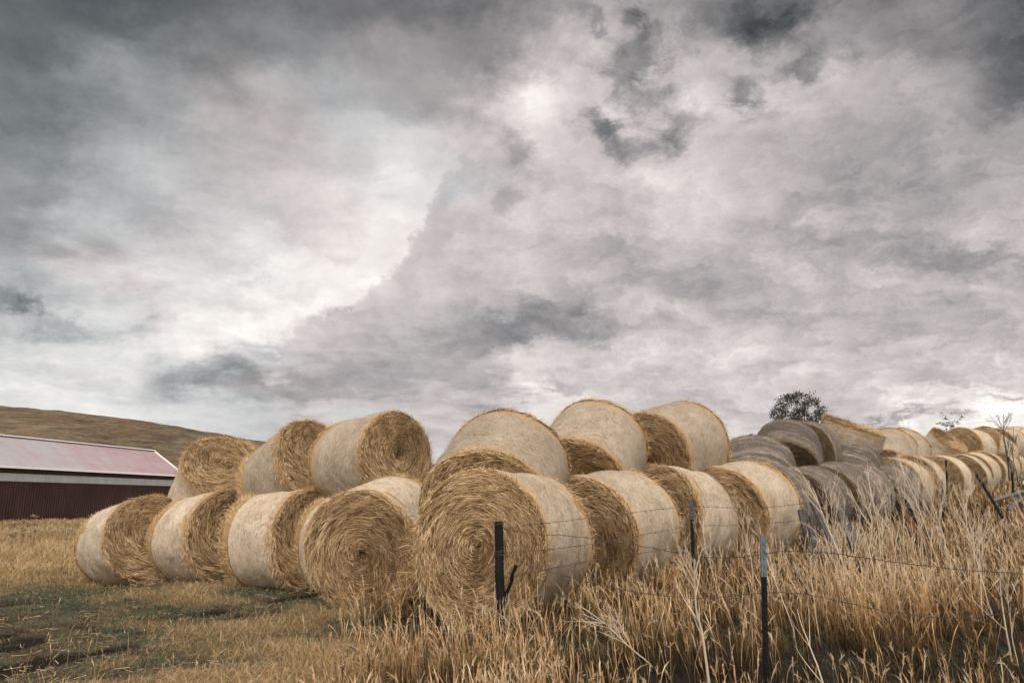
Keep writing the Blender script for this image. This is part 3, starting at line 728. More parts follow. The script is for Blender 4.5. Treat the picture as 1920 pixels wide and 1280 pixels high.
def straw_mesh(name, seed, mat, old=False, n_face=15000, n_rim=1900, shag=1.0):
    rng = np.random.default_rng(seed); g = Geo()
    # solid core: rings from the centre of one face over the barrel to the other
    rr = np.concatenate([np.linspace(0.02, 0.80, 26), [0.825, 0.835, 0.825]]) * RAD / 0.85
    sides = 96
    th = np.arange(sides) / sides * 2 * np.pi
    for sgn in (1, -1):
        R_, TH = np.meshgrid(rr, th, indexing='ij')
        sp = np.sin((R_ / 0.085 - TH / (2 * np.pi) * sgn) * 2 * np.pi)
        xx = HL - 0.03 + 0.004 * sp - 0.05 * np.exp(-(R_ / 0.12) ** 2) + 0.06 * (fbm(R_ * 3 + seed, TH * 1.5 / np.pi, seed, 3) - 0.5)
        xx[-1] = 0.0; xx[-2] = HL - 0.10; xx[-3] = HL - 0.06
        V = np.stack([sgn * xx, R_ * np.cos(TH), R_ * np.sin(TH)], -1).reshape(-1, 3)
        i = np.arange(len(rr) - 1)[:, None] * sides; j = np.arange(sides)[None, :]; j2 = (j + 1) % sides
        Q = np.stack([i + j, i + j2, i + sides + j2, i + sides + j], -1).reshape(-1, 4)
        if sgn < 0: Q = Q[:, ::-1]
        tc = np.concatenate([np.clip(0.13 + 0.03 * sp[:-3].ravel(), 0.02, 1), np.full(3 * sides, 0.45)])
        g.add(V, Q, tint=tc)
        # swirl of straw lying round the face, in locks
        nl = n_face // 6
        r = RAD * 0.985 * np.sqrt(rng.uniform(0.004, 1, nl)); t0 = rng.uniform(0, 2 * np.pi, nl)
        ang = rng.normal(0.10, 0.21, nl); lift = rng.gamma(1.5, 0.019, nl); tl = rng.normal(0.49, 0.20, nl)
        tl = tl + 0.05 * np.sin((r / 0.085 - t0 / (2 * np.pi)) * 2 * np.pi) + 0.22 * (fbm(r * 5 + seed, t0 * 1.2, seed, 3) - 0.5)
        r = np.repeat(r, 6); t0 = np.repeat(t0, 6); ang = np.repeat(ang, 6); lift = np.repeat(lift, 6); tl = np.repeat(tl, 6)
        n = len(r)
        r = np.clip(r + rng.normal(0, 0.022, n), 0.015, RAD * 0.995); ang = ang + rng.normal(0, 0.16, n)
        stray = rng.random(n) < 0.09
        ang = np.where(stray, rng.uniform(-1.5, 1.5, n), ang)
        L = rng.uniform(0.09, 0.24, n) * np.where(r < 0.2, 0.5, 1.0); lift = lift * rng.uniform(0.5, 1.6, n) + np.where(stray, 0.02, 0)
        w = rng.uniform(0.0013, 0.0032, n)
        k = 4; P = np.zeros((n, k, 3)); WV = np.zeros((n, k, 3))
        for q in range(k):
            f = q / (k - 1)
            rq = np.clip(r - L * f * np.sin(ang), 0.005, RAD * 1.0)
            tq = t0 + sgn * L * f * np.cos(ang) / np.maximum(r, 0.07)
            xq = HL - 0.022 - 0.05 * np.exp(-(rq / 0.12) ** 2) + lift * (f ** 1.3) + 0.004 * np.sin((rq / 0.085) * 2 * np.pi - tq * sgn)
            xq = xq - 0.05 * np.clip((rq - 0.74) / 0.11, 0, 1) ** 2
            P[:, q] = np.stack([sgn * xq, rq * np.cos(tq), rq * np.sin(tq)], -1)
            ww = w * (1 - 0.55 * f); tw = rng.uniform(-0.8, 0.8, n)
            WV[:, q] = np.stack([ww * np.sin(tw), ww * np.cos(tw) * np.cos(tq), ww * np.cos(tw) * np.sin(tq)], -1)
        g.ribbons(P, WV, np.clip(tl + rng.normal(0, 0.17, n), 0.03, 1))
        # shaggy rim
        n = n_rim
        cl = rng.uniform(0, 2 * np.pi, n // 12); t0 = np.repeat(cl, 12)[:n] + rng.normal(0, 0.05, n // 12 * 12)[:n]
        n = len(t0)
        out = rng.uniform(0.0, 0.8, n); tang = rng.normal(0.8, 0.5, n); axl = rng.normal(0.25, 0.5, n)
        dirv = np.stack([sgn * axl, out * np.cos(t0) - sgn * tang * np.sin(t0), out * np.sin(t0) + sgn * tang * np.cos(t0)], -1)
        dirv /= np.linalg.norm(dirv, axis=1)[:, None]
        x0 = HL - rng.uniform(0.0, 0.13 * shag, n); r0 = RAD * rng.uniform(0.96, 0.995, n)
        base = np.stack([sgn * x0, r0 * np.cos(t0), r0 * np.sin(t0)], -1)
        L = rng.uniform(0.025, 0.08, n) * np.where(rng.random(n) < 0.08, 1.8, 1.0) * (0.5 + 0.5 * shag)
        side = np.cross(dirv, rng.normal(0, 1, (n, 3))); side /= np.linalg.norm(side, axis=1)[:, None] + 1e-9
        drop = rng.normal(0, 0.02, (n, 3))
        P = np.stack([base, base + dirv * L[:, None] * 0.55 + drop * 0.3, base + dirv * L[:, None] + drop], 1)
        w = rng.uniform(0.0014, 0.0030, n)
        WV = np.stack([side * w[:, None], side * w[:, None] * 0.8, side * w[:, None] * 0.3], 1)
        g.ribbons(P, WV, np.clip(rng.normal(0.70, 0.17, n), 0.05, 1))
    if old:
        for v in g.v: v[:, 1:] *= 0.925
    settle(g)
    return g.mesh(name, mat)

def net_mesh(name, seed, mat, rim=0.61, old=False, n_fibre=3200, back=None):
    rng = np.random.default_rng(seed + 50); g = Geo()
    back = rim if back is None else back; xs = np.linspace(-back, rim, 33); sides = 128; th = np.arange(sides) / sides * 2 * np.pi
    XX, TH = np.meshgrid(xs, th, indexing='ij')
    cy, sy = np.cos(TH), np.sin(TH)
    wr = (fbm(XX * 4 + 9, np.cos(TH) * 2.2 + np.sin(TH) * 1.7 + 5, seed, 4) - 0.5) * 0.055 + (fbm(XX * 14, TH * 9, seed + 3, 2) - 0.5) * 0.008
    wr = wr * np.cos(TH * 0)                            # keep the seam closed
    wr[:, -4:] = wr[:, -4:] * np.array([0.8, 0.6, 0.4, 0.2]) + wr[:, :1] * np.array([0.2, 0.4, 0.6, 0.8])
    if old:
        R_ = RAD * (1.0 - 0.07 * np.abs(XX / rim) ** 3) + wr * 1.5 + 0.012 * np.sin(XX * 19 + seed)
    else:
        R_ = RAD * (1.0 - 0.012 * np.abs(XX / rim) ** 4) + wr
    XX = XX + np.where(np.abs(XX) > rim * 0.96, (fbm(TH * 6, TH * 0 + seed, seed, 3) - 0.5) * 0.05, 0)
    V = np.stack([XX, R_ * cy, R_ * sy], -1).reshape(-1, 3)
    i = np.arange(len(xs) - 1)[:, None] * sides; j = np.arange(sides)[None, :]; j2 = (j + 1) % sides
    g.add(V, np.stack([i + j, i + sides + j, i + sides + j2, i + j2], -1).reshape(-1, 4), tint=0.0)
    # bits of straw worked through the net
    n = n_fibre
    x0 = rng.uniform(-back, rim, n); t0 = rng.uniform(0, 2 * np.pi, n); a = rng.normal(0, 0.9, n); L = rng.uniform(0.02, 0.08, n)
    loose = rng.random(n) < 0.10
    P = np.zeros((n, 3, 3)); WV = np.zeros((n, 3, 3)); w = rng.uniform(0.0010, 0.0024, n)
    for q in range(3):
        f = q / 2
        xq = np.clip(x0 + L * f * np.sin(a), -back, rim); tq = t0 + L * f * np.cos(a) / RAD
        rq = RAD * (1.0 - (0.07 * np.abs(xq / rim) ** 3 if old else 0.012 * np.abs(xq / rim) ** 4)) + 0.014 + np.where(loose, 0.03 * f, 0.004 * np.sin(f * np.pi))
        P[:, q] = np.stack([xq, rq * np.cos(tq), rq * np.sin(tq)], -1)
        WV[:, q] = np.stack([w * np.cos(a), -w * np.sin(a) * np.sin(tq), w * np.sin(a) * np.cos(tq)], -1)
    g.ribbons(P, WV, np.clip(rng.normal(0.40, 0.2, n), 0.08, 1))
    settle(g)
    return g.mesh(name, mat, smooth=True)

S_new = [straw_mesh('straw', 11 + i, M_straw) for i in range(3)]
S_shag = straw_mesh('shaggy_straw', 19, M_straw, False, 15000, 4200, 1.9)
S_old = [straw_mesh('old_straw', 31 + i, M_oldstraw, True, 7000, 1500) for i in range(2)]
N_new = [net_mesh('net_wrap', 11 + i, M_net, back=(0.56, 0.52, 0.58)[i]) for i in range(3)]
N_short = [net_mesh('net_wrap_short', 21, M_net, back=0.43), net_mesh('net_wrap_short', 22, M_net_tan, back=0.46)]
N_tan = [net_mesh('net_wrap_tan', 15 + i, M_net_tan, back=0.57) for i in range(2)]
N_old = [net_mesh('net_wrap_old', 31 + i, M_net_old, (0.60, 0.63)[i], True, 2600) for i in range(2)]
G_NEW, G_OLD, G_FAR = 'straw bales stacked in two tiers', 'weathered grey bales along the stack', 'pale bales at the far end of the stack'
BALES = {
 'B1': ('n', 'round bale at the left end of the bottom row, before the red barn', G_NEW),
 'B2': ('n', 'bottom-row bale second from the left, right below the tipped golden one', G_NEW),
 'B3': ('n', 'bottom-row bale with a shaggy bright straw fringe on its left rim', G_NEW),
 'B4': ('n', 'bottom-row bale mostly hidden behind the swirl-faced one, only its left edge showing', G_NEW),
 'F':  ('n', 'bottom-row bale with swirled face turned to the viewer, beside the bare track', G_NEW),
 'B5': ('n', 'largest bale, its swirled face right behind the black wooden post', G_NEW),
 'B6': ('n', 'bottom-row bale with dark ragged end, just right of the largest bale', G_NEW),
 'B7': ('n', 'bottom-row bale behind the slim post with the dull blue tip', G_NEW),
 'B8': ('n', 'last clean pale bale of the bottom row, touching the first grey one', G_NEW),
 'T1': ('n', 'tipped bale at the left end of the top tier, golden swirl facing up', G_NEW),
 'T2': ('t', 'top-tier bale leaning between the tipped golden bale and the big swirl-ended one', G_NEW),
 'T3': ('t', 'top-tier bale with its full round swirled end facing right', G_NEW),
 'T4': ('t', 'top-tier bale tilted back directly above the largest bale', G_NEW),
 'T5': ('t', 'highest top-tier bale, tilted back with a shadowed end below', G_NEW),
 'T6': ('t', 'rightmost clean top-tier bale with dark end, next to the grey bales', G_NEW),
 'G1': ('o', 'grey top-tier bale with a faint teal stripe over its crown', G_OLD),
 'G2': ('o', 'grey striped top-tier bale tilted back, below the round bushy tree', G_OLD),
 'G3': ('o', 'grey bale wedged behind the striped tilted one, dark end showing', G_OLD),
 'G4': ('o', 'dull grey bale in front of the tan bale standing on end', G_OLD),
 'T7': ('t', 'tan bale standing on end, its flat straw rim tilted to the right', G_FAR),
 'G5': ('o', 'first grey bottom bale, streaked side squeezed against the clean pale one', G_OLD),
 'G6': ('o', 'grey-blue bottom bale behind the heap of old grey planks', G_OLD),
 'G7': ('o', 'grey bottom bale with a pale stripe, behind the tallest dead weeds', G_OLD),
 'G8': ('o', 'grey bottom bale behind the short post with a pale tip', G_OLD),
 'G9': ('o', 'last grey bottom bale, before the row turns pale again', G_OLD),
 'W1': ('n', 'first pale bottom bale after the grey ones', G_FAR),
 'W2': ('n', 'pale bottom bale just left of the thin black far post', G_FAR),
 'W3': ('n', 'pale bottom bale just right of the thin black far post', G_FAR),
 'W4': ('n', 'pale bottom bale with a broad dark end, below the steeply tipped bale', G_FAR),
 'W5': ('n', 'pale bottom bale packed tight behind the broad dark-ended one', G_FAR),
 'W6': ('n', 'pale bottom bale left of the bare sapling', G_FAR),
 'W7': ('n', 'pale bottom bale behind the crooked trunk of the bare sapling', G_FAR),
 'W8': ('n', 'pale bottom bale past the bare sapling, cut by the right edge', G_FAR),
 'W9': ('n', 'last sliver of a pale bottom bale at the right edge', G_FAR),
 'T8': ('t', 'tan far top bale next to the bale standing on end', G_FAR),
 'T9': ('t', 'tan far top bale left of the steeply tipped one', G_FAR),
 'T10': ('n', 'steeply tipped far bale showing its oval end to the sky', G_FAR),
 'T11': ('n', 'far top bale with a round dark end, right of the steeply tipped one', G_FAR),
 'T12': ('n', 'far top bale with its end turned up, left of the bare sapling', G_FAR),
 'T13': ('n', 'far top bale crossed by the crooked limbs of the bare sapling', G_FAR),
 'T14': ('n', 'far top bale just past the bare sapling', G_FAR),
 'T15': ('n', 'farthest top bale, cut by the right edge', G_FAR),
}
def make_bale(key, idx):
    style, label, group = BALES[key]
    c, n, L = BALE_FIT[key]; sc = BSCALE.get(key, 1.0)
    n = np.array(n); m = mid_of(key)
    ax = Vector(n); up = Vector((0, 0, 1)); up = (up - ax * up.dot(ax)).normalized(); yv = up.cross(ax)
    Rm = Matrix((ax, yv, up)).transposed()
    base = Vector(m) - up * RAD * sc
    root = empty('round_bale' if style != 'o' else 'weathered_bale', base, label, 'hay bale', group)
    root.rotation_euler = Rm.to_euler()
    root.scale = (sc * L / 1.4, sc * (1.012 + 0.012 * math.sin(idx * 2.3)), sc * (0.982 + 0.012 * math.sin(idx * 1.7)))
    rnd = random.Random(idx * 7 + 1)
    loc = Matrix.Translation((0, 0, RAD)) @ Matrix.Rotation(rnd.uniform(0, 6.283), 4, 'X')
    straw = (S_old if style == 'o' else S_new)[idx % (2 if style == 'o' else 3)]
    net = {'n': N_new[idx % 3], 't': N_tan[idx % 2], 'o': N_old[idx % 2]}[style]
    if key in ('B3', 'B4', 'B2', 'T2'): straw, net = S_shag, N_short[style == 't']
    link('straw', straw, root, loc)
    nw = link('net_wrap', net, root, loc)
for _i, _k in enumerate(BALES): make_bale(_k, _i)

# ------------------------------------------------------------------ fence posts, wire, planks
def ground_at(px, D):
    """ground point straight below the picture column px at depth about D"""
    p = unproj(px, 938, D)
    return np.array([p[0], p[1], float(ground_z(p[0], p[1]))])

def foot_under(top, px_bot):
    """foot in the ground, at the same distance as the top, seen at picture column px_bot"""
    y = top[1]; x = top[0]
    for _ in range(4):
        z = float(ground_z(x, y)) - 0.05
        x = (px_bot - 960) / F * (y * CP + (z - CAM[2]) * SP)
    return np.array([x, y, z])

def frame_of(a, b):
    z = Vector(b - a).normalized(); x = Vector((1, 0.2, 0)); x = (x - z * x.dot(z)).normalized()
    return Matrix((x, z.cross(x), z)).transposed()

def t_post(px, py_top, D, px_bot, label, tip_len, tip_mat, group='steel posts of the wire fence', w=0.042):
    """steel T-section post with studs and a painted tip; foot in the ground"""
    top = unproj(px, py_top, D); foot = foot_under(top, px_bot)
    Lp = np.linalg.norm(top - foot)
    root = empty('fence_post', foot, label, 'fence post', group)
    root.rotation_euler = frame_of(foot, top).to_euler()
    def seg(z0, z1, g):
        g.box((0, 0.0, (z0 + z1) / 2), (w, 0.008, z1 - z0)); g.box((0, 0.0215, (z0 + z1) / 2), (0.007, 0.035, z1 - z0))
        z = z0 + 0.03
        while z < z1 - 0.03:
            g.box((0, -0.0085, z), (0.014, 0.009, 0.022)); z += 0.054
    g = Geo(); seg(0, Lp - tip_len, g); link('shaft', g.mesh('shaft', M_post), root)
    if tip_len > 0:
        g = Geo(); seg(Lp - tip_len, Lp, g)
        link('painted_tip', g.mesh('painted_tip', tip_mat), root)
    return foot, top

p_mid = t_post(1431, 1003, 5.6, 1437, 'slim dark steel post with grey-green tip, standing in tall grass in the foreground', 0.30, M_tip)
p_blue = t_post(1296, 938, 9.7, 1303, 'slim dark steel post with dull blue tip, against the bottom-row bales', 0.24, M_tipblue)
p_g8 = t_post(1671, 908, 15.5, 1676, 'short steel post with a pale tip in front of the grey bales', 0.20, M_tip)
p_far = t_post(1774, 862, 20.0, 1779, 'thin black post standing against the pale far bottom row', 0.0, M_tip)
p_b2 = t_post(1766, 899, 15.0, 1772, 'small steel post with blue tip among tall dead weeds', 0.12, M_tipblue)
p_1895 = t_post(1897, 868, 19.0, 1904, 'dark steel post with pale tip at the foot of the bare sapling', 0.22, M_tip)

def log_post(name, a, b, r0, r1, label, mat, group=None, cat='fence post', sides=9, seed=0, parent=None):
    rng = np.random.default_rng(seed + 3); k = 9
    t = np.linspace(0, 1, k)[:, None]; pts = a + (b - a) * t; pts[1:-1] += rng.normal(0, 0.006, (k - 2, 3))
    g = Geo(); rad = np.linspace(r0, r1, k) * (1 + rng.normal(0, 0.05, k))
    g.tube(pts - a, rad, sides)
    o = link(name, g.mesh(name, mat), parent)
    o.location = a if parent is None else (0, 0, 0)
    if parent is None: tag(o, label, cat, group)
    return o

bp_top = unproj(935, 977, 7.0); bp_foot = foot_under(bp_top, 942)
black = empty('wooden_post', bp_foot, 'thick charred black wooden post in front of the largest bale, wire wound round it', 'fence post')
g = Geo(); k = 12; t = np.linspace(0, 1, k)[:, None]
rad = np.interp(t[:, 0], [0, 0.12, 0.3, 1], [0.030, 0.034, 0.041, 0.042]) * (1 + RNG.normal(0, 0.03, k))
rad[-1] *= 0.9
pts = (bp_top - bp_foot) * t; pts[1:-1] += RNG.normal(0, 0.004, (k - 2, 3))
g.tube(pts, rad, 11)
link('trunk', g.mesh('post_trunk', M_blackwood), black)
for zz in (0.035, 0.29, 0.32):                          # wire wound round the post
    g = Geo(); c = (bp_top - bp_foot) * (1 - zz / 1.25)
    th = np.linspace(0, 4 * np.pi, 40)
    g.tube(np.stack([c[0] + 0.047 * np.cos(th), c[1] + 0.047 * np.sin(th), c[2] + 0.002 * th + 0.006 * np.sin(th + zz * 30)], 1), 0.0022, 4)
    link('wire_binding', g.mesh('wire_binding', M_wire), black)
log_post('broken_stick', unproj(930, 1172, 6.92), unproj(968, 1059, 6.85), 0.020, 0.017, 'broken black stick leaning slantwise against the black wooden post', M_blackwood, cat='stick', seed=4)
log_post('leaning_post', unproj(1724, 985, 12.5), unproj(1695, 933, 12.9), 0.030, 0.027, 'short charred post leaning left, between the pale-tipped post and the tall weeds', M_blackwood, 'leaning posts on the slope', seed=5)
lp = log_post('leaning_post', unproj(1880, 970, 11.0), unproj(1831, 889, 11.6), 0.022, 0.018, 'long dark post leaning left over the slope near the right edge', M_blackwood, 'leaning posts on the slope', seed=6)

def plank(a, b, w, th, label, group='old grey planks on the slope', seed=0, roll=0.0, mat=None):
    """weathered board from a to b with broken ends"""
    a = np.array(a); b = np.array(b); rng = np.random.default_rng(seed)
    Fm = frame_of(a, b); Lp = np.linalg.norm(b - a)
    g = Geo(); nx = 7; xs = np.linspace(-w / 2, w / 2, nx)
    zt = Lp + rng.normal(0, 0.035, nx); z0 = rng.normal(0, 0.02, nx)
    V = []
    for y in (-th / 2, th / 2):
        for q, zz in enumerate((z0, zt * 0.5, zt)):
            V += [(xs[i] * (1 - 0.06 * (q == 2)), y + 0.006 * math.sin(i * 2.1 + q), zz[i]) for i in range(nx)]
    idx = lambda s, q, i: s * 3 * nx + q * nx + i
    Q = []
    for q in range(2):
        for i in range(nx - 1):
            Q.append([idx(0, q, i), idx(0, q, i + 1), idx(0, q + 1, i + 1), idx(0, q + 1, i)])
            Q.append([idx(1, q, i + 1), idx(1, q, i), idx(1, q + 1, i), idx(1, q + 1, i + 1)])
        for i, s1 in ((0, 0), (nx - 1, 1)):
            f = [idx(1, q, i), idx(0, q, i), idx(0, q + 1, i), idx(1, q + 1, i)]
            Q.append(f if s1 == 0 else f[::-1])
    for i in range(nx - 1):
        Q.append([idx(0, 2, i), idx(0, 2, i + 1), idx(1, 2, i + 1), idx(1, 2, i)])
        Q.append([idx(0, 0, i + 1), idx(0, 0, i), idx(1, 0, i), idx(1, 0, i + 1)])
    g.add(V, Q)
    o = link('old_plank', g.mesh('old_plank', mat or M_greywood))
    o.matrix_world = Matrix.Translation(a) @ Fm.to_4x4() @ Matrix.Rotation(roll, 4, 'Z')
    tag(o, label, 'plank', group)
plank(unproj(1524, 1040, 10.5), unproj(1503, 958, 10.9), 0.11, 0.04, 'split grey plank leaning left beside the last clean bottom bale', seed=1)
plank(unproj(1532, 1045, 10.4), unproj(1517, 975, 10.6), 0.08, 0.05, 'narrow cracked grey plank just right of the split one', seed=2)
plank(unproj(1572, 1040, 10.7), unproj(1530, 950, 11.6), 0.17, 0.05, 'broad grey plank leaning in the middle of the heap', seed=3, roll=0.3)
plank(unproj(1606, 1030, 10.9), unproj(1572, 952, 11.6), 0.13, 0.05, 'grey plank at the right of the heap, dark gap beside it', seed=4, roll=-0.2)
plank(unproj(1862, 938, 11.6), unproj(1935, 917, 12.2), 0.05, 0.04, 'long grey rail lying across the leaning post at the right edge', seed=7, mat=M_greyboard)
plank(unproj(1890, 955, 11.8), unproj(1940, 908, 12.4), 0.06, 0.03, 'grey board propped against the rail at the right edge', seed=8, mat=M_greyboard)

# barbed wire: each strand is one thing
def wire(pts, label, sag=0.0, r=0.0026, seed=0, barbs=True):
    rng = np.random.default_rng(seed + 90)
    pts = [np.array(p, float) for p in pts]; C = []
    for a, b in zip(pts[:-1], pts[1:]):
        n = max(4, int(np.linalg.norm(b - a) / 0.06)); t = np.linspace(0, 1, n, endpoint=False)[:, None]
        C.append(a + (b - a) * t + np.array([0, 0, -1]) * (4 * t * (1 - t)) * sag * np.linalg.norm(b - a))
    C = np.concatenate(C + [pts[-1][None]])
    if len(pts) > 2:                                    # round off the bends
        for _ in range(8): C[1:-1] = 0.25 * C[:-2] + 0.5 * C[1:-1] + 0.25 * C[2:]
    C = C + rng.normal(0, 0.0025, C.shape)
    o0 = C[0].copy(); g = Geo()
    g.tube(C - o0, r, 4)
    if barbs:
        d = np.concatenate([[0], np.cumsum(np.linalg.norm(np.diff(C, axis=0), axis=1))])
        for s in np.arange(0.06, d[-1], 0.115):
            c = np.array([np.interp(s, d, C[:, i]) for i in range(3)]) - o0
            for q in range(2):
                v = rng.normal(0, 1, 3); v /= np.linalg.norm(v)
                g.tube([c - v * 0.016, c + v * 0.016], 0.0019, 3, cap=False)
    o = link('barbed_wire', g.mesh('barbed_wire', M_wire)); o.location = o0
    tag(o, label, 'wire', 'barbed wires of the fence')
U = unproj
wire([U(938, 990, 7.0), U(1012, 982, 7.6), U(1180, 961, 9.0), U(1296, 948, 9.68)], 'top barbed wire from the black post up to the blue-tipped post', seed=1)
wire([U(938, 990, 7.0), U(1010, 1003, 6.9), U(1075, 1003, 6.75), U(1150, 1014, 6.5), U(1230, 1028, 6.2), U(1330, 1047, 5.85), U(1400, 1043, 5.65), U(1432, 1037, 5.57), U(1480, 1031, 5.45), U(1560, 1036, 5.25), U(1680, 1054, 5.0), U(1800, 1067, 4.8), U(1960, 1079, 4.6)], 'upper sagging barbed wire from the black post past the grey-green-tipped post to the right edge', seed=2)
wire([U(940, 1036, 7.0), U(1014, 1031, 7.6), U(1120, 1019, 8.6), U(1190, 1005, 9.1), U(1298, 985, 9.68)], 'second barbed wire from the black post crossing up to the blue-tipped post', seed=3)
wire([U(940, 1036, 7.0), U(960, 1046, 6.95), U(1015, 1068, 6.75), U(1075, 1082, 6.5), U(1150, 1103, 6.25), U(1210, 1112, 6.05), U(1290, 1122, 5.8), U(1370, 1118, 5.65), U(1434, 1110, 5.57), U(1500, 1109, 5.4), U(1570, 1125, 5.2), U(1640, 1142, 5.05), U(1720, 1155, 4.9), U(1800, 1161, 4.75), U(1870, 1152, 4.65), U(1970, 1130, 4.5)], 'lower drooping barbed wire running below the grey-green tip to the right edge', seed=4)
wire([U(942, 1084, 7.0), U(1020, 1068, 7.7), U(1100, 1052, 8.4), U(1200, 1037, 9.1), U(1300, 1020, 9.68)], 'lowest barbed wire from the black post, half hidden in the grass behind', seed=5)
wire([U(1296, 948, 9.68), U(1380, 952, 10.4), U(1440, 951, 11.0), U(1500, 944, 11.6), U(1560, 941, 12.5), U(1671, 925, 15.5)], 'top barbed wire between the blue-tipped post and the pale-tipped post', seed=6)
wire([U(1299, 985, 9.68), U(1380, 984, 10.4), U(1470, 978, 11.2), U(1540, 972, 12.2)], 'second barbed wire right of the blue-tipped post, ending in the planks', seed=7)

# ------------------------------------------------------------------ dead weeds
def weed(root_px, root_py, D, tip_px, tip_py, label, seed, spread=0.5, nbr=9, thick=0.006, name='dead_weed', mat=None, group='pale dead weeds standing in the grass', cat='weed', droop=0.0, levels=3, sub=4, Dtip=None):
    rng = np.random.default_rng(seed); g = Geo()
    a = unproj(root_px, root_py, D); a[2] = min(a[2], float(ground_z(a[0], a[1])) + 0.02) if root_py > 900 else a[2]
    b = unproj(tip_px, tip_py, Dtip or D)
    H = np.linalg.norm(b - a)
    def stem(p, d, L, r, lev):
        k = max(4, int(L / 0.06) + 2) if L < 1.2 else 16
        pts = [p]; dd = d.copy()
        for _ in range(k - 1):
            dd = dd + rng.normal(0, 0.055, 3) + np.array([0, 0, 0.05 - droop * 0.13]); dd /= np.linalg.norm(dd)
            pts.append(pts[-1] + dd * L / (k - 1))
        pts = np.array(pts)
        g.tube(pts, np.linspace(r, max(r * 0.35, 0.0011), k), 5 if lev else 6, tint=np.clip(rng.normal(0.62, 0.15), 0.1, 1))
        if lev >= levels: return
        n = nbr if lev == 0 else sub
        for i in range(n):
            f = rng.uniform(0.28, 0.98) if lev == 0 else rng.uniform(0.3, 0.95)
            j = min(int(f * (k - 1)), k - 2)
            t = pts[j + 1] - pts[j]; t /= np.linalg.norm(t)
            s = rng.normal(0, 1, 3); s -= t * s.dot(t); s /= np.linalg.norm(s)
            an = rng.uniform(0.30, 0.62) * (0.6 + spread)
            nd = t * math.cos(an) + s * math.sin(an)
            stem(pts[j] , nd, L * rng.uniform(0.28, 0.55) * (1.15 - 0.55 * f), r * 0.5 * (1.1 - 0.4 * f), lev + 1)
    stem(np.zeros(3), (b - a) / H, H, thick, 0)
    o = link(name, g.mesh(name, mat or M_weed)); o.location = a
    tag(o, label, cat, group)
weed(1330, 1290, 5.2, 1322, 1050, 'tall bare forked dead weed left of the grey-green-tipped post, in the foreground', 1, 0.35, 8, 0.0115, levels=3, sub=3)
weed(1622, 1095, 7.4, 1540, 915, 'big branching dead weed leaning left in front of the planks', 2, 0.55, 13, 0.0105)
weed(1612, 1060, 7.6, 1598, 925, 'upright dead weed with many twigs, just right of the leaning one', 3, 0.6, 11, 0.0076)
weed(1694, 985, 9.5, 1664, 868, 'thin dead weed rising in front of the pale-tipped post', 4, 0.5, 8, 0.0065)
weed(1775, 985, 9.5, 1722, 822, 'tallest dead weed, fanning out before the grey and pale bottom bales', 5, 0.45, 9, 0.0097)
weed(1757, 985, 9.6, 1690, 845, 'slanting dead weed left of the tallest one', 6, 0.4, 7, 0.0065)
weed(1800, 980, 9.3, 1762, 850, 'slender dead weed stem right of the tallest one', 7, 0.4, 6, 0.0065)
weed(1880, 1110, 5.6, 1862, 1010, 'curved dead stalk with forked arms near the right edge', 8, 0.7, 6, 0.0076, levels=2)
weed(1690, 1010, 8.2, 1655, 925, 'small pale dead weed in front of the short flat rail', 9, 0.5, 7, 0.0054)
weed(1300, 1010, 8.6, 1255, 955, 'small bent dead weed left of the blue-tipped post', 10, 0.6, 6, 0.0054)
weed(1405, 1025, 8.2, 1422, 940, 'feathery dead weed in front of the gap between two clean bottom bales', 11, 0.5, 7, 0.0054)
weed(1845, 1035, 7.2, 1800, 935, 'leaning dead weed below the long leaning post', 12, 0.5, 8, 0.0065)
weed(1905, 1035, 7.4, 1893, 925, 'twiggy dead weed under the grey rails at the right edge', 13, 0.5, 8, 0.0065)
weed(1480, 1060, 7.0, 1440, 1000, 'low dead weed right behind the grey-green tip', 14, 0.6, 7, 0.0054)
weed(1225, 1150, 6.1, 1090, 1115, 'fallen curled dead weed lying in the grass below the wires', 15, 0.9, 14, 0.0065, droop=0.5)
weed(1560, 1275, 4.6, 1500, 1150, 'broken slanted stalk in the near grass at lower right', 16, 0.3, 3, 0.0065, levels=1)

for i, (rx, ry, D, tx, ty, lab) in enumerate([
    (1660, 1060, 7.8, 1632, 965, 'small feathery dead weed right of the plank heap'), (1720, 1040, 7.9, 1700, 950, 'small feathery dead weed under the leaning charred post'),
    (1775, 1060, 7.2, 1752, 968, 'small feathery dead weed below the tallest one'), (1835, 1075, 6.8, 1822, 985, 'small feathery dead weed left of the curved stalk'),
    (1580, 1075, 7.0, 1572, 985, 'small feathery dead weed in front of the broad plank'), (1350, 1060, 7.6, 1345, 975, 'small feathery dead weed right of the blue-tipped post'),
    (1530, 1100, 6.6, 1500, 1010, 'small feathery dead weed right of the grey-green tip'), (1900, 1180, 5.4, 1885, 1090, 'small feathery dead weed low at the right edge'),
    (1655, 1035, 8.0, 1610, 905, 'slim dead weed leaning across the grey bottom bales'), (1735, 1010, 8.6, 1742, 900, 'slim upright dead weed between the small blue-tipped post and the charred one'),
    (1590, 1050, 7.9, 1555, 900, 'slim dead weed crossing the first grey bottom bales'), (1815, 1020, 8.4, 1838, 930, 'slim dead weed leaning right below the long leaning post')]):
    weed(rx, ry, D, tx, ty, lab, 60 + i, 0.25, 8, 0.0042, sub=3)

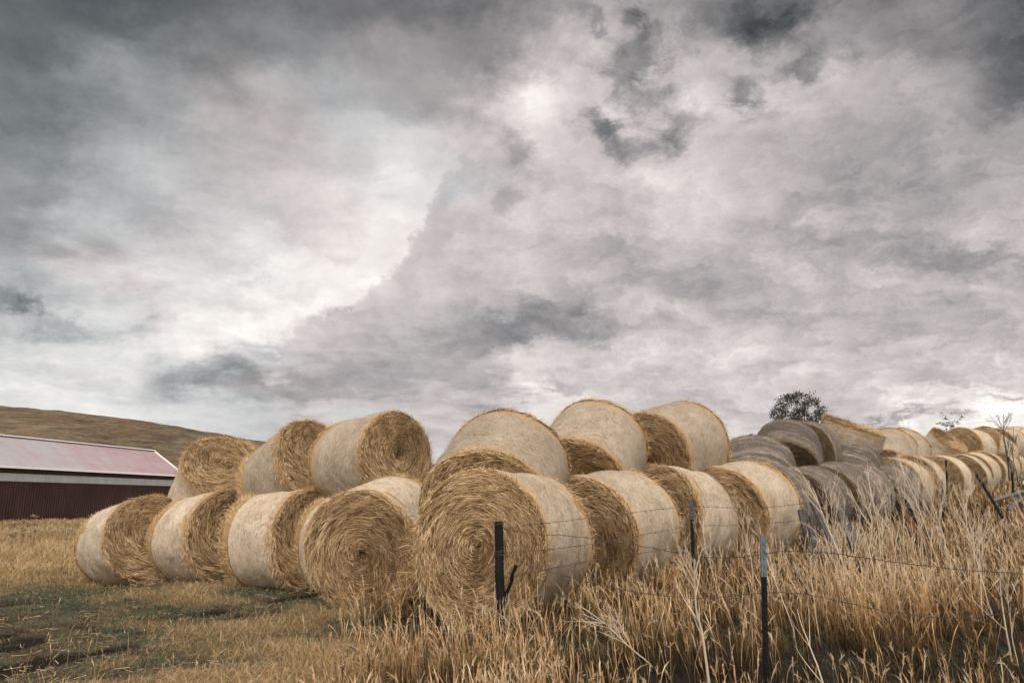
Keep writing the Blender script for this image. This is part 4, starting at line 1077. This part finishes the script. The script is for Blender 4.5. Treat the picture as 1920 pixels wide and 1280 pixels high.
# seed-headed weeds by the barn
def umbel(px, py0, py1, D, label, seed):
    rng = np.random.default_rng(seed); a = unproj(px, py0, D); a[2] = float(ground_z(a[0], a[1])); b = unproj(px + 3, py1, D); g = Geo(); H = np.linalg.norm(b - a)
    for i in range(5):
        d = (b - a) / H + rng.normal(0, 0.13, 3) * (i > 0); L = H * (1 if i == 0 else rng.uniform(0.55, 0.85))
        t = np.linspace(0, 1, 8)[:, None]; pts = d * L * t + rng.normal(0, 0.006, (8, 3))
        pts[0] = 0
        g.tube(pts, 0.006, 4, tint=0.0)
        for q in range(26):
            v = rng.normal(0, 1, 3) * np.array([0.05, 0.05, 0.02]) * (1.3 if i == 0 else 1); c = pts[-1]
            g.tube([c - (0, 0, 0.06), c + v], [0.002, 0.009], 4, tint=rng.uniform(0.0, 0.3))
    o = link('seed_head_weed', g.mesh('seed_head_weed', M_weed)); o.location = a
    tag(o, label, 'weed', 'seed-headed weeds near the barn')
umbel(64, 1000, 966, 24, 'tallest brown seed-headed weed in front of the barn wall', 1)
umbel(24, 1000, 980, 24, 'small seed-headed weed near the left edge before the barn', 2)
umbel(42, 1000, 977, 25, 'medium seed-headed weed between the tallest one and the left edge', 3)

# ------------------------------------------------------------------ trees on the rise behind
def tree(name, base, H, crown_w, crown_h, label, cat, seed, leaves, trunk_r, group=None, leaf=0.09, mat_leaf=None, clumps=70):
    rng = np.random.default_rng(seed); root = empty(name, base, label, cat, group); g = Geo(); tips = []
    def br(p, d, L, r, lev):
        k = 6; pts = [p]; dd = d.copy()
        for _ in range(k - 1):
            dd = dd + rng.normal(0, 0.13, 3) + np.array([0, 0, 0.05]); dd /= np.linalg.norm(dd); pts.append(pts[-1] + dd * L / (k - 1))
        pts = np.array(pts); g.tube(pts, np.linspace(r, r * 0.5, k), 6, tint=rng.uniform(0.2, 0.8))
        if lev >= 4 or r < 0.006: tips.append(pts[-1]); return
        for i in range(rng.integers(2, 5) if lev else 6):
            f = rng.uniform(0.45, 1.0); q = pts[min(int(f * (k - 1)), k - 1)]
            s = rng.normal(0, 1, 3); s[2] = abs(s[2]) * 0.4; s -= dd * s.dot(dd); s /= np.linalg.norm(s)
            an = rng.uniform(0.35, 0.85)
            tips.append(pts[-1])
            br(q, dd * math.cos(an) + s * math.sin(an), L * rng.uniform(0.6, 0.8), r * 0.6, lev + 1)
    br(np.zeros(3), np.array([0.02, 0, 1.0]), H * 0.36, trunk_r, 0)
    tr = np.array(tips); top = tr[:, 2].max(); ext = np.abs(tr[:, :2]).max()
    sc = np.array([crown_w / 2 / ext, crown_w / 2 / ext, H * 0.95 / top])
    for v in g.v: v *= sc
    tr = tr * sc
    link('trunk', g.mesh('trunk', M_twig), root)
    if leaves:
        g2 = Geo(); pick = tr[rng.integers(0, len(tr), clumps)]
        e = rng.normal(0, 1, (clumps, 3)); e /= np.linalg.norm(e, axis=1)[:, None]; e *= rng.uniform(0.55, 1.0, clumps)[:, None] ** 0.5
        e = e * np.array([crown_w / 2, crown_w / 2, crown_h * 0.5]) * np.array([0.92, 0.92, 0.95]) + np.array([0, 0, H - crown_h * 0.5])
        pick = np.where(rng.random(clumps)[:, None] < 0.3, pick, e)
        c = pick[rng.integers(0, clumps, leaves)] + rng.normal(0, 1, (leaves, 3)) * np.array([crown_w, crown_w, crown_h]) * 0.032
        lc = rng.uniform(0, 1, clumps)
        d = rng.normal(0, 1, (leaves, 3)); d /= np.linalg.norm(d, axis=1)[:, None]
        s = np.cross(d, rng.normal(0, 1, (leaves, 3))); s /= np.linalg.norm(s, axis=1)[:, None]
        L = rng.uniform(0.6, 1.3, leaves)[:, None] * leaf
        P = np.stack([c, c + d * L * 0.5, c + d * L], 1)
        g2.ribbons(P, np.stack([s * L * 0.1, s * L * 0.3, s * L * 0.05], 1), rng.uniform(0, 1, leaves))
        link('crown', g2.mesh('crown', M_leaf), root)
b = unproj(1510, 938, 55.0)
tree('bushy_tree', (b[0], b[1], 2.0), 7.7, 4.2, 3.2, 'round bushy dark tree standing behind the grey bales', 'tree', 3, 6800, 0.13, leaf=0.12, clumps=360)
b = unproj(1799, 938, 60.0)
tree('thin_tree', (b[0], b[1], 2.4), 6.4, 2.2, 1.4, 'sparse thin-leaved tree top showing over the far bales', 'tree', 9, 260, 0.07, leaf=0.12, clumps=30)
weed(1893, 900, 17.5, 1878, 778, 'dark bare sapling with crooked limbs at the right edge', 21, 0.75, 11, 0.018, 'bare_sapling', M_twig, 'bare saplings at the right edge', 'sapling', levels=3)
weed(1908, 905, 18.5, 1912, 800, 'slimmer bare sapling right behind the crooked one', 22, 0.6, 8, 0.013, 'bare_sapling', M_twig, 'bare saplings at the right edge', 'sapling', levels=3)

# ------------------------------------------------------------------ grass
def sample_wedge(n, d0, d1, px0, px1, rng, power=1.0):
    """ground points inside the view, thinner with distance"""
    u = rng.random(n)
    if power == 1.0: D = d0 * (d1 / d0) ** u
    else: D = (d0 ** (1 - power) + u * (d1 ** (1 - power) - d0 ** (1 - power))) ** (1 / (1 - power))
    px = rng.uniform(px0, px1, n)
    x = (px - 960) / F * D; y = D * CP + (938 - 640) / F * D * SP
    return x, y, D

def in_bale(x, y):
    m = np.zeros(x.shape, bool)
    for k in ('B1', 'B2', 'B3', 'B4', 'F', 'B5', 'B6', 'B7', 'B8', 'G5', 'G6', 'G7', 'G8', 'G9'):
        c = mid_of(k); n = np.array(BALE_FIT[k][1][:2]); n = n / np.linalg.norm(n)
        a = (x - c[0]) * n[0] + (y - c[1]) * n[1]; b = -(x - c[0]) * n[1] + (y - c[1]) * n[0]
        m |= (np.abs(a) < 0.6) & (np.abs(b) < 0.45)
    return m

def blades(g, x, y, h, w, lean, lean_dir, curl, tint0, tint1, rng, k=5, seed_head=None, spread=0.7):
    n = len(x); z = ground_z(x, y) - 0.01
    base = np.stack([x, y, z], -1)
    ld = lean_dir + rng.normal(0, spread, n)
    dx, dy = np.cos(ld), np.sin(ld)
    fa = rng.uniform(0, 2 * np.pi, n); sx, sy = np.cos(fa), np.sin(fa)
    kx, ky = rng.normal(0, 0.022, n), rng.normal(0, 0.022, n)
    P = np.zeros((n, k, 3)); WV = np.zeros((n, k, 3)); T = np.zeros((n, k))
    for q in range(k):
        f = q / (k - 1)
        off = lean * h * (0.45 * f + 0.55 * f ** 2) + curl * h * f ** 4
        zz = h * (f - 0.28 * (lean ** 2) * f ** 2) - curl * h * 0.55 * f ** 5
        P[:, q] = base + np.stack([dx * off + kx * h * math.sin(f * 5), dy * off + ky * h * math.sin(f * 4), zz], -1)
        if seed_head is None: ww = w * (1 - 0.75 * f ** 1.5)
        else: ww = np.where(f < 0.70, w * (1 - 0.3 * f), seed_head * (math.sin(min(1, max(0, (f - 0.66) / 0.34)) * math.pi) * 0.9 + 0.1))
        WV[:, q] = np.stack([sx * ww, sy * ww, ww * 0], -1)
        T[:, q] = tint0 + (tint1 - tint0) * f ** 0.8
    g.ribbons(P, WV, np.clip(T, 0, 1))
    return P

def build_grass():
    rng = np.random.default_rng(42)
    LEFT = math.pi * 0.93
    # tall dry grass on the right: leaves, stalks and seed heads
    g = Geo()
    x, y, D = sample_wedge(130000, 3.2, 36, -60, 2080, rng)
    tz = tall_zone(x, y); cl = fbm(x * 1.6, y * 1.6, 51, 4); bare = np.exp(-((x - 0.8) / 0.7) ** 2 - ((y - 5.7) / 0.5) ** 2)
    # gathered into tufts
    ix, iy = np.floor(x / 0.21).astype(int), np.floor(y / 0.21).astype(int)
    tx, ty = (ix + hash2(ix, iy, 5)) * 0.21, (iy + hash2(ix, iy, 6)) * 0.21
    pull = 0.2 + 0.6 * hash2(ix, iy, 7)
    x, y = x + (tx - x) * pull, y + (ty - y) * pull
    out = np.arctan2(y - ty, x - tx)
    keep = (rng.random(len(x)) < tz * (0.25 + 0.95 * sstep(0.30, 0.58, cl))) & ~in_bale(x, y)
    x, y, D, cl, bare, out = x[keep], y[keep], D[keep], cl[keep], bare[keep], out[keep]
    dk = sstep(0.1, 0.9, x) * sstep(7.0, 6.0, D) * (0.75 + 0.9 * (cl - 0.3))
    n = len(x); wd = np.maximum(1.0, D / 9.0)
    # leaves
    near = 0.55 + 0.45 * sstep(4.6, 6.6, D)
    h = rng.uniform(0.12, 0.34, n) * (0.55 + 0.9 * cl) * (1 - 0.45 * bare) * near
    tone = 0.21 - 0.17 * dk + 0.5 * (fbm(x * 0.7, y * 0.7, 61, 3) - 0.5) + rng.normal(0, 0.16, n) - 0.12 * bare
    blades(g, x, y, h, rng.uniform(0.0016, 0.0036, n) * wd, np.abs(rng.normal(0.1, 0.35, n)), np.where(rng.random(n) < 0.6, out, LEFT), rng.uniform(0, 0.7, n) ** 2, tone * 0.25, tone + 0.16, rng, 5, None, 1.0)  # feet tinted darker: shade deep between the stems put into the colour
    # stalks with heads
    s = rng.random(n) < 0.30 * (0.3 + 1.4 * sstep(0.38, 0.62, cl)) * (1 - 0.85 * bare) * (1 - 0.66 * np.clip(dk, 0, 1))
    xs, ys, Ds, cs, os_ = x[s], y[s], D[s], cl[s], out[s]; n2 = len(xs)
    xs = xs + rng.normal(0, 0.03, n2); ys = ys + rng.normal(0, 0.03, n2)
    h = rng.uniform(0.24, 0.68, n2) * (0.6 + 0.65 * cs) * (0.6 + 0.4 * sstep(4.6, 6.6, Ds)); wd = np.maximum(1.0, Ds / 9.0)
    head_tone = 0.71 + 0.14 * sstep(5.5, 8.0, Ds) + 0.55 * (fbm(xs * 0.5 + 7, ys * 0.5, 71, 3) - 0.5) + rng.normal(0, 0.11, n2)  # colour of stalk tips and heads, paler with distance, varied by noise
    Ph = blades(g, xs, ys, h, rng.uniform(0.0011, 0.0022, n2) * wd, np.abs(rng.normal(0, 0.20, n2)) + 0.02, np.where(rng.random(n2) < 0.45, os_, LEFT), 0.35 * rng.random(n2) ** 4, head_tone - 0.52, head_tone, rng, 8, rng.uniform(0.0024, 0.0056, n2) * wd, 1.3)  # stalk feet tinted darker too, as painted depth among the stems
    # bristly plumes on the nearer heads
    sel = np.where((Ds < 11) & (rng.random(n2) < 0.45))[0]; nb = 11
    a = np.repeat(Ph[sel, -3], nb, 0); b_ = np.repeat(Ph[sel, -1], nb, 0); m_ = len(a)
    f = rng.uniform(0, 1, m_)[:, None]; c = a + (b_ - a) * f
    up = (b_ - a) / (np.linalg.norm(b_ - a, axis=1)[:, None] + 1e-9)
    d = up + rng.normal(0, 0.38, (m_, 3)); d /= np.linalg.norm(d, axis=1)[:, None]
    L = rng.uniform(0.018, 0.045, m_)[:, None]
    sv = np.cross(d, rng.normal(0, 1, (m_, 3))); sv /= np.linalg.norm(sv, axis=1)[:, None] + 1e-9
    w_ = (rng.uniform(0.0010, 0.0019, m_) * np.repeat(wd[sel], nb))[:, None]
    g.ribbons(np.stack([c, c + d * L * 0.6, c + d * L], 1), np.stack([sv * w_, sv * w_, sv * w_ * 0.3], 1), np.clip(np.repeat(head_tone[sel], nb) + rng.normal(0.06, 0.08, m_), 0, 1))
    o = link('tall_dry_grass', g.mesh('tall_dry_grass', M_grass)); tag(o, 'tall tan seed-headed grass filling the slope in front of the bales', 'grass', kind='stuff')
    # short cropped and matted grass on the left
    g = Geo()
    x, y, D = sample_wedge(270000, 4.2, 20, -80, 1150, rng)
    dp = dry_patch(x, y); tz = tall_zone(x, y); tk = tracks(x, y)
    keep = (rng.random(len(x)) < (0.72 + 0.28 * dp) * (1 - 0.8 * tz) * (1 - 0.8 * tk)) & ~in_bale(x, y)
    x, y, D, dp = x[keep], y[keep], D[keep], dp[keep]; n = len(x)
    h = rng.uniform(0.03, 0.10, n) * (0.45 + 1.2 * dp) * (1 + 0.9 * (rng.random(n) < 0.06))
    tone = 0.25 + 0.40 * dp + rng.normal(0, 0.17, n) + 0.25 * (fbm(x * 1.5, y * 1.5, 91) - 0.5)
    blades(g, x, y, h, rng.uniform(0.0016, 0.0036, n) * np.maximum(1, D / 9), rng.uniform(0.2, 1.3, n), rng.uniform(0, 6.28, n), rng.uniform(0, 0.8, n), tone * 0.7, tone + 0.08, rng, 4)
    # a few taller stems
    x, y, D = sample_wedge(2600, 4.5, 13, -80, 900, rng); keep = (rng.random(len(x)) < 0.25 + 0.6 * dry_patch(x, y)) & ~in_bale(x, y); x, y, D = x[keep], y[keep], D[keep]; n = len(x)
    blades(g, x, y, rng.uniform(0.10, 0.28, n), rng.uniform(0.001, 0.0018, n), rng.uniform(0, 0.5, n), rng.uniform(0, 6.28, n), rng.uniform(0, 0.3, n), np.full(n, 0.45), rng.uniform(0.6, 0.85, n), rng, 7, rng.uniform(0.002, 0.005, n))
    # straw-coloured field towards the barn
    x, y, D = sample_wedge(60000, 16, 60, -80, 420, rng, 0.6); keep = rng.random(len(x)) < 0.25 + 0.75 * dry_patch(x, y); x, y, D = x[keep], y[keep], D[keep]; n = len(x)
    ton = 0.66 + 0.4 * (fbm(x * 0.25, y * 0.18, 15, 3) - 0.5) + rng.normal(0, 0.1, n)
    blades(g, x, y, rng.uniform(0.10, 0.34, n), rng.uniform(0.006, 0.012, n) * np.maximum(1, D / 25), rng.uniform(0.1, 0.7, n), rng.uniform(0, 6.28, n), rng.uniform(0, 0.6, n), ton - 0.2, ton + 0.08, rng, 4)
    o = link('short_dry_grass', g.mesh('short_dry_grass', M_short)); tag(o, 'short matted tan grass on the trampled ground at left', 'grass', kind='stuff')
    # low green leaves
    g = Geo()
    x, y, D = sample_wedge(95000, 4.5, 17, -80, 1000, rng)
    gm = sstep(0.42, 0.66, fbm(x * 0.9 + 5, y * 1.5, 33, 4)) * (1 - dry_patch(x, y)) * (1 - tall_zone(x, y))
    for k, e in (('B1', 0.9), ('B2', 1.0), ('B3', 1.0), ('B4', 0.8)):
        c = mid_of(k); n_ = np.array(BALE_FIT[k][1]); q = c[:2] + n_[:2] * 0.1 + np.array([n_[1], -n_[0]]) * 0.55
        gm = np.maximum(gm, e * np.exp(-(((x - q[0]) / 0.75) ** 2 + ((y - q[1]) / 0.28) ** 2)))
    keep = (rng.random(len(x)) < gm) & (tracks(x, y) < 0.5); x, y, D = x[keep], y[keep], D[keep]; n = len(x)
    blades(g, x, y, rng.uniform(0.02, 0.085, n), rng.uniform(0.004, 0.010, n), rng.uniform(0.3, 1.4, n), rng.uniform(0, 6.28, n), rng.uniform(0, 0.8, n), rng.uniform(0, 0.5, n), rng.uniform(0.2, 0.9, n), rng, 4)
    # a few green blades low among the tall grass
    x, y, D = sample_wedge(2200, 3.4, 9, 700, 2080, rng); keep = (rng.random(len(x)) < tall_zone(x, y)) & (fbm(x * 0.8, y * 0.8, 19) > 0.5); x, y = x[keep], y[keep]; n = len(x)
    blades(g, x, y, rng.uniform(0.1, 0.26, n), rng.uniform(0.002, 0.0045, n), rng.uniform(0.1, 0.8, n), LEFT, rng.uniform(0, 0.8, n), rng.uniform(0, 0.5, n), rng.uniform(0.4, 1.0, n), rng, 5)
    o = link('green_ground_cover', g.mesh('green_ground_cover', M_green)); tag(o, 'low green weeds along the bale feet and trampled ground', 'ground cover', kind='stuff')
    # loose straw: fallen between the two front bales, under rims, on the ground
    g = Geo()
    def heap(c, sx, sy, sz, n, L0, L1, t=0.6):
        p = np.array(c) + rng.normal(0, 1, (n, 3)) * np.array([sx, sy, sz]); p[:, 2] = np.maximum(p[:, 2], ground_z(p[:, 0], p[:, 1]) + 0.005)
        d = rng.normal(0, 1, (n, 3)) * np.array([1, 1, 0.55]); d /= np.linalg.norm(d, axis=1)[:, None]
        s_ = np.cross(d, rng.normal(0, 1, (n, 3))); s_ /= np.linalg.norm(s_, axis=1)[:, None]
        L = rng.uniform(L0, L1, n)[:, None]; w = rng.uniform(0.0018, 0.0040, n)[:, None]; sagv = np.stack([np.zeros(n), np.zeros(n), -rng.uniform(0, 0.05, n)], -1)
        P = np.stack([p - d * L / 2 + sagv, p, p + d * L / 2 + sagv], 1)
        P[:, :, 2] = np.maximum(P[:, :, 2], ground_z(P[:, :, 0], P[:, :, 1]) + 0.004)
        g.ribbons(P, np.stack([s_ * w, s_ * w, s_ * w * 0.4], 1), np.clip(rng.normal(t, 0.17, n), 0.05, 1))
    heap(unproj(785, 1015, 9.1), 0.10, 0.10, 0.14, 600, 0.10, 0.28, 0.5)
    heap(unproj(795, 1080, 8.9), 0.13, 0.13, 0.12, 800, 0.10, 0.32, 0.5)
    for k, n_ in (('B1', 350), ('B2', 250), ('B3', 300), ('B4', 200), ('B6', 500), ('B7', 400), ('B8', 400)):
        c, nn, L = BALE_FIT[k]; c = np.array(c) + np.array(nn) * 0.10; c[2] = ground_z(c[0], c[1]) + 0.08
        heap(c, 0.28, 0.22, 0.10, n_, 0.08, 0.24, 0.5)
    for k, n_ in (('B6', 200), ('B7', 150), ('B8', 130)):
        c, nn, L = BALE_FIT[k]; c = np.array(c) + np.array(nn) * 0.06; heap(c, 0.2, 0.2, 0.25, n_, 0.10, 0.28, 0.55)
    x, y, D = sample_wedge(1700, 4.5, 14, -60, 900, rng); n = len(x); z = ground_z(x, y) + 0.012
    a = rng.uniform(0, 6.28, n); L = rng.uniform(0.04, 0.16, n); d = np.stack([np.cos(a) * L, np.sin(a) * L, rng.normal(0.0, 0.012, n)], -1); p = np.stack([x, y, z], -1)
    sv = np.stack([-np.sin(a), np.cos(a), 0.4 + 0 * a], -1) * 0.0022
    P = np.stack([p - d / 2, p, p + d / 2], 1); P[:, :, 2] = np.maximum(P[:, :, 2], ground_z(P[:, :, 0], P[:, :, 1]) + 0.006)
    g.ribbons(P, np.repeat(sv[:, None, :], 3, 1), np.clip(rng.normal(0.65, 0.15, n), 0.1, 1))
    o = link('loose_straw', g.mesh('loose_straw', M_straw)); tag(o, 'loose fallen straw wisps between and below the bales', 'straw', kind='stuff')
build_grass()
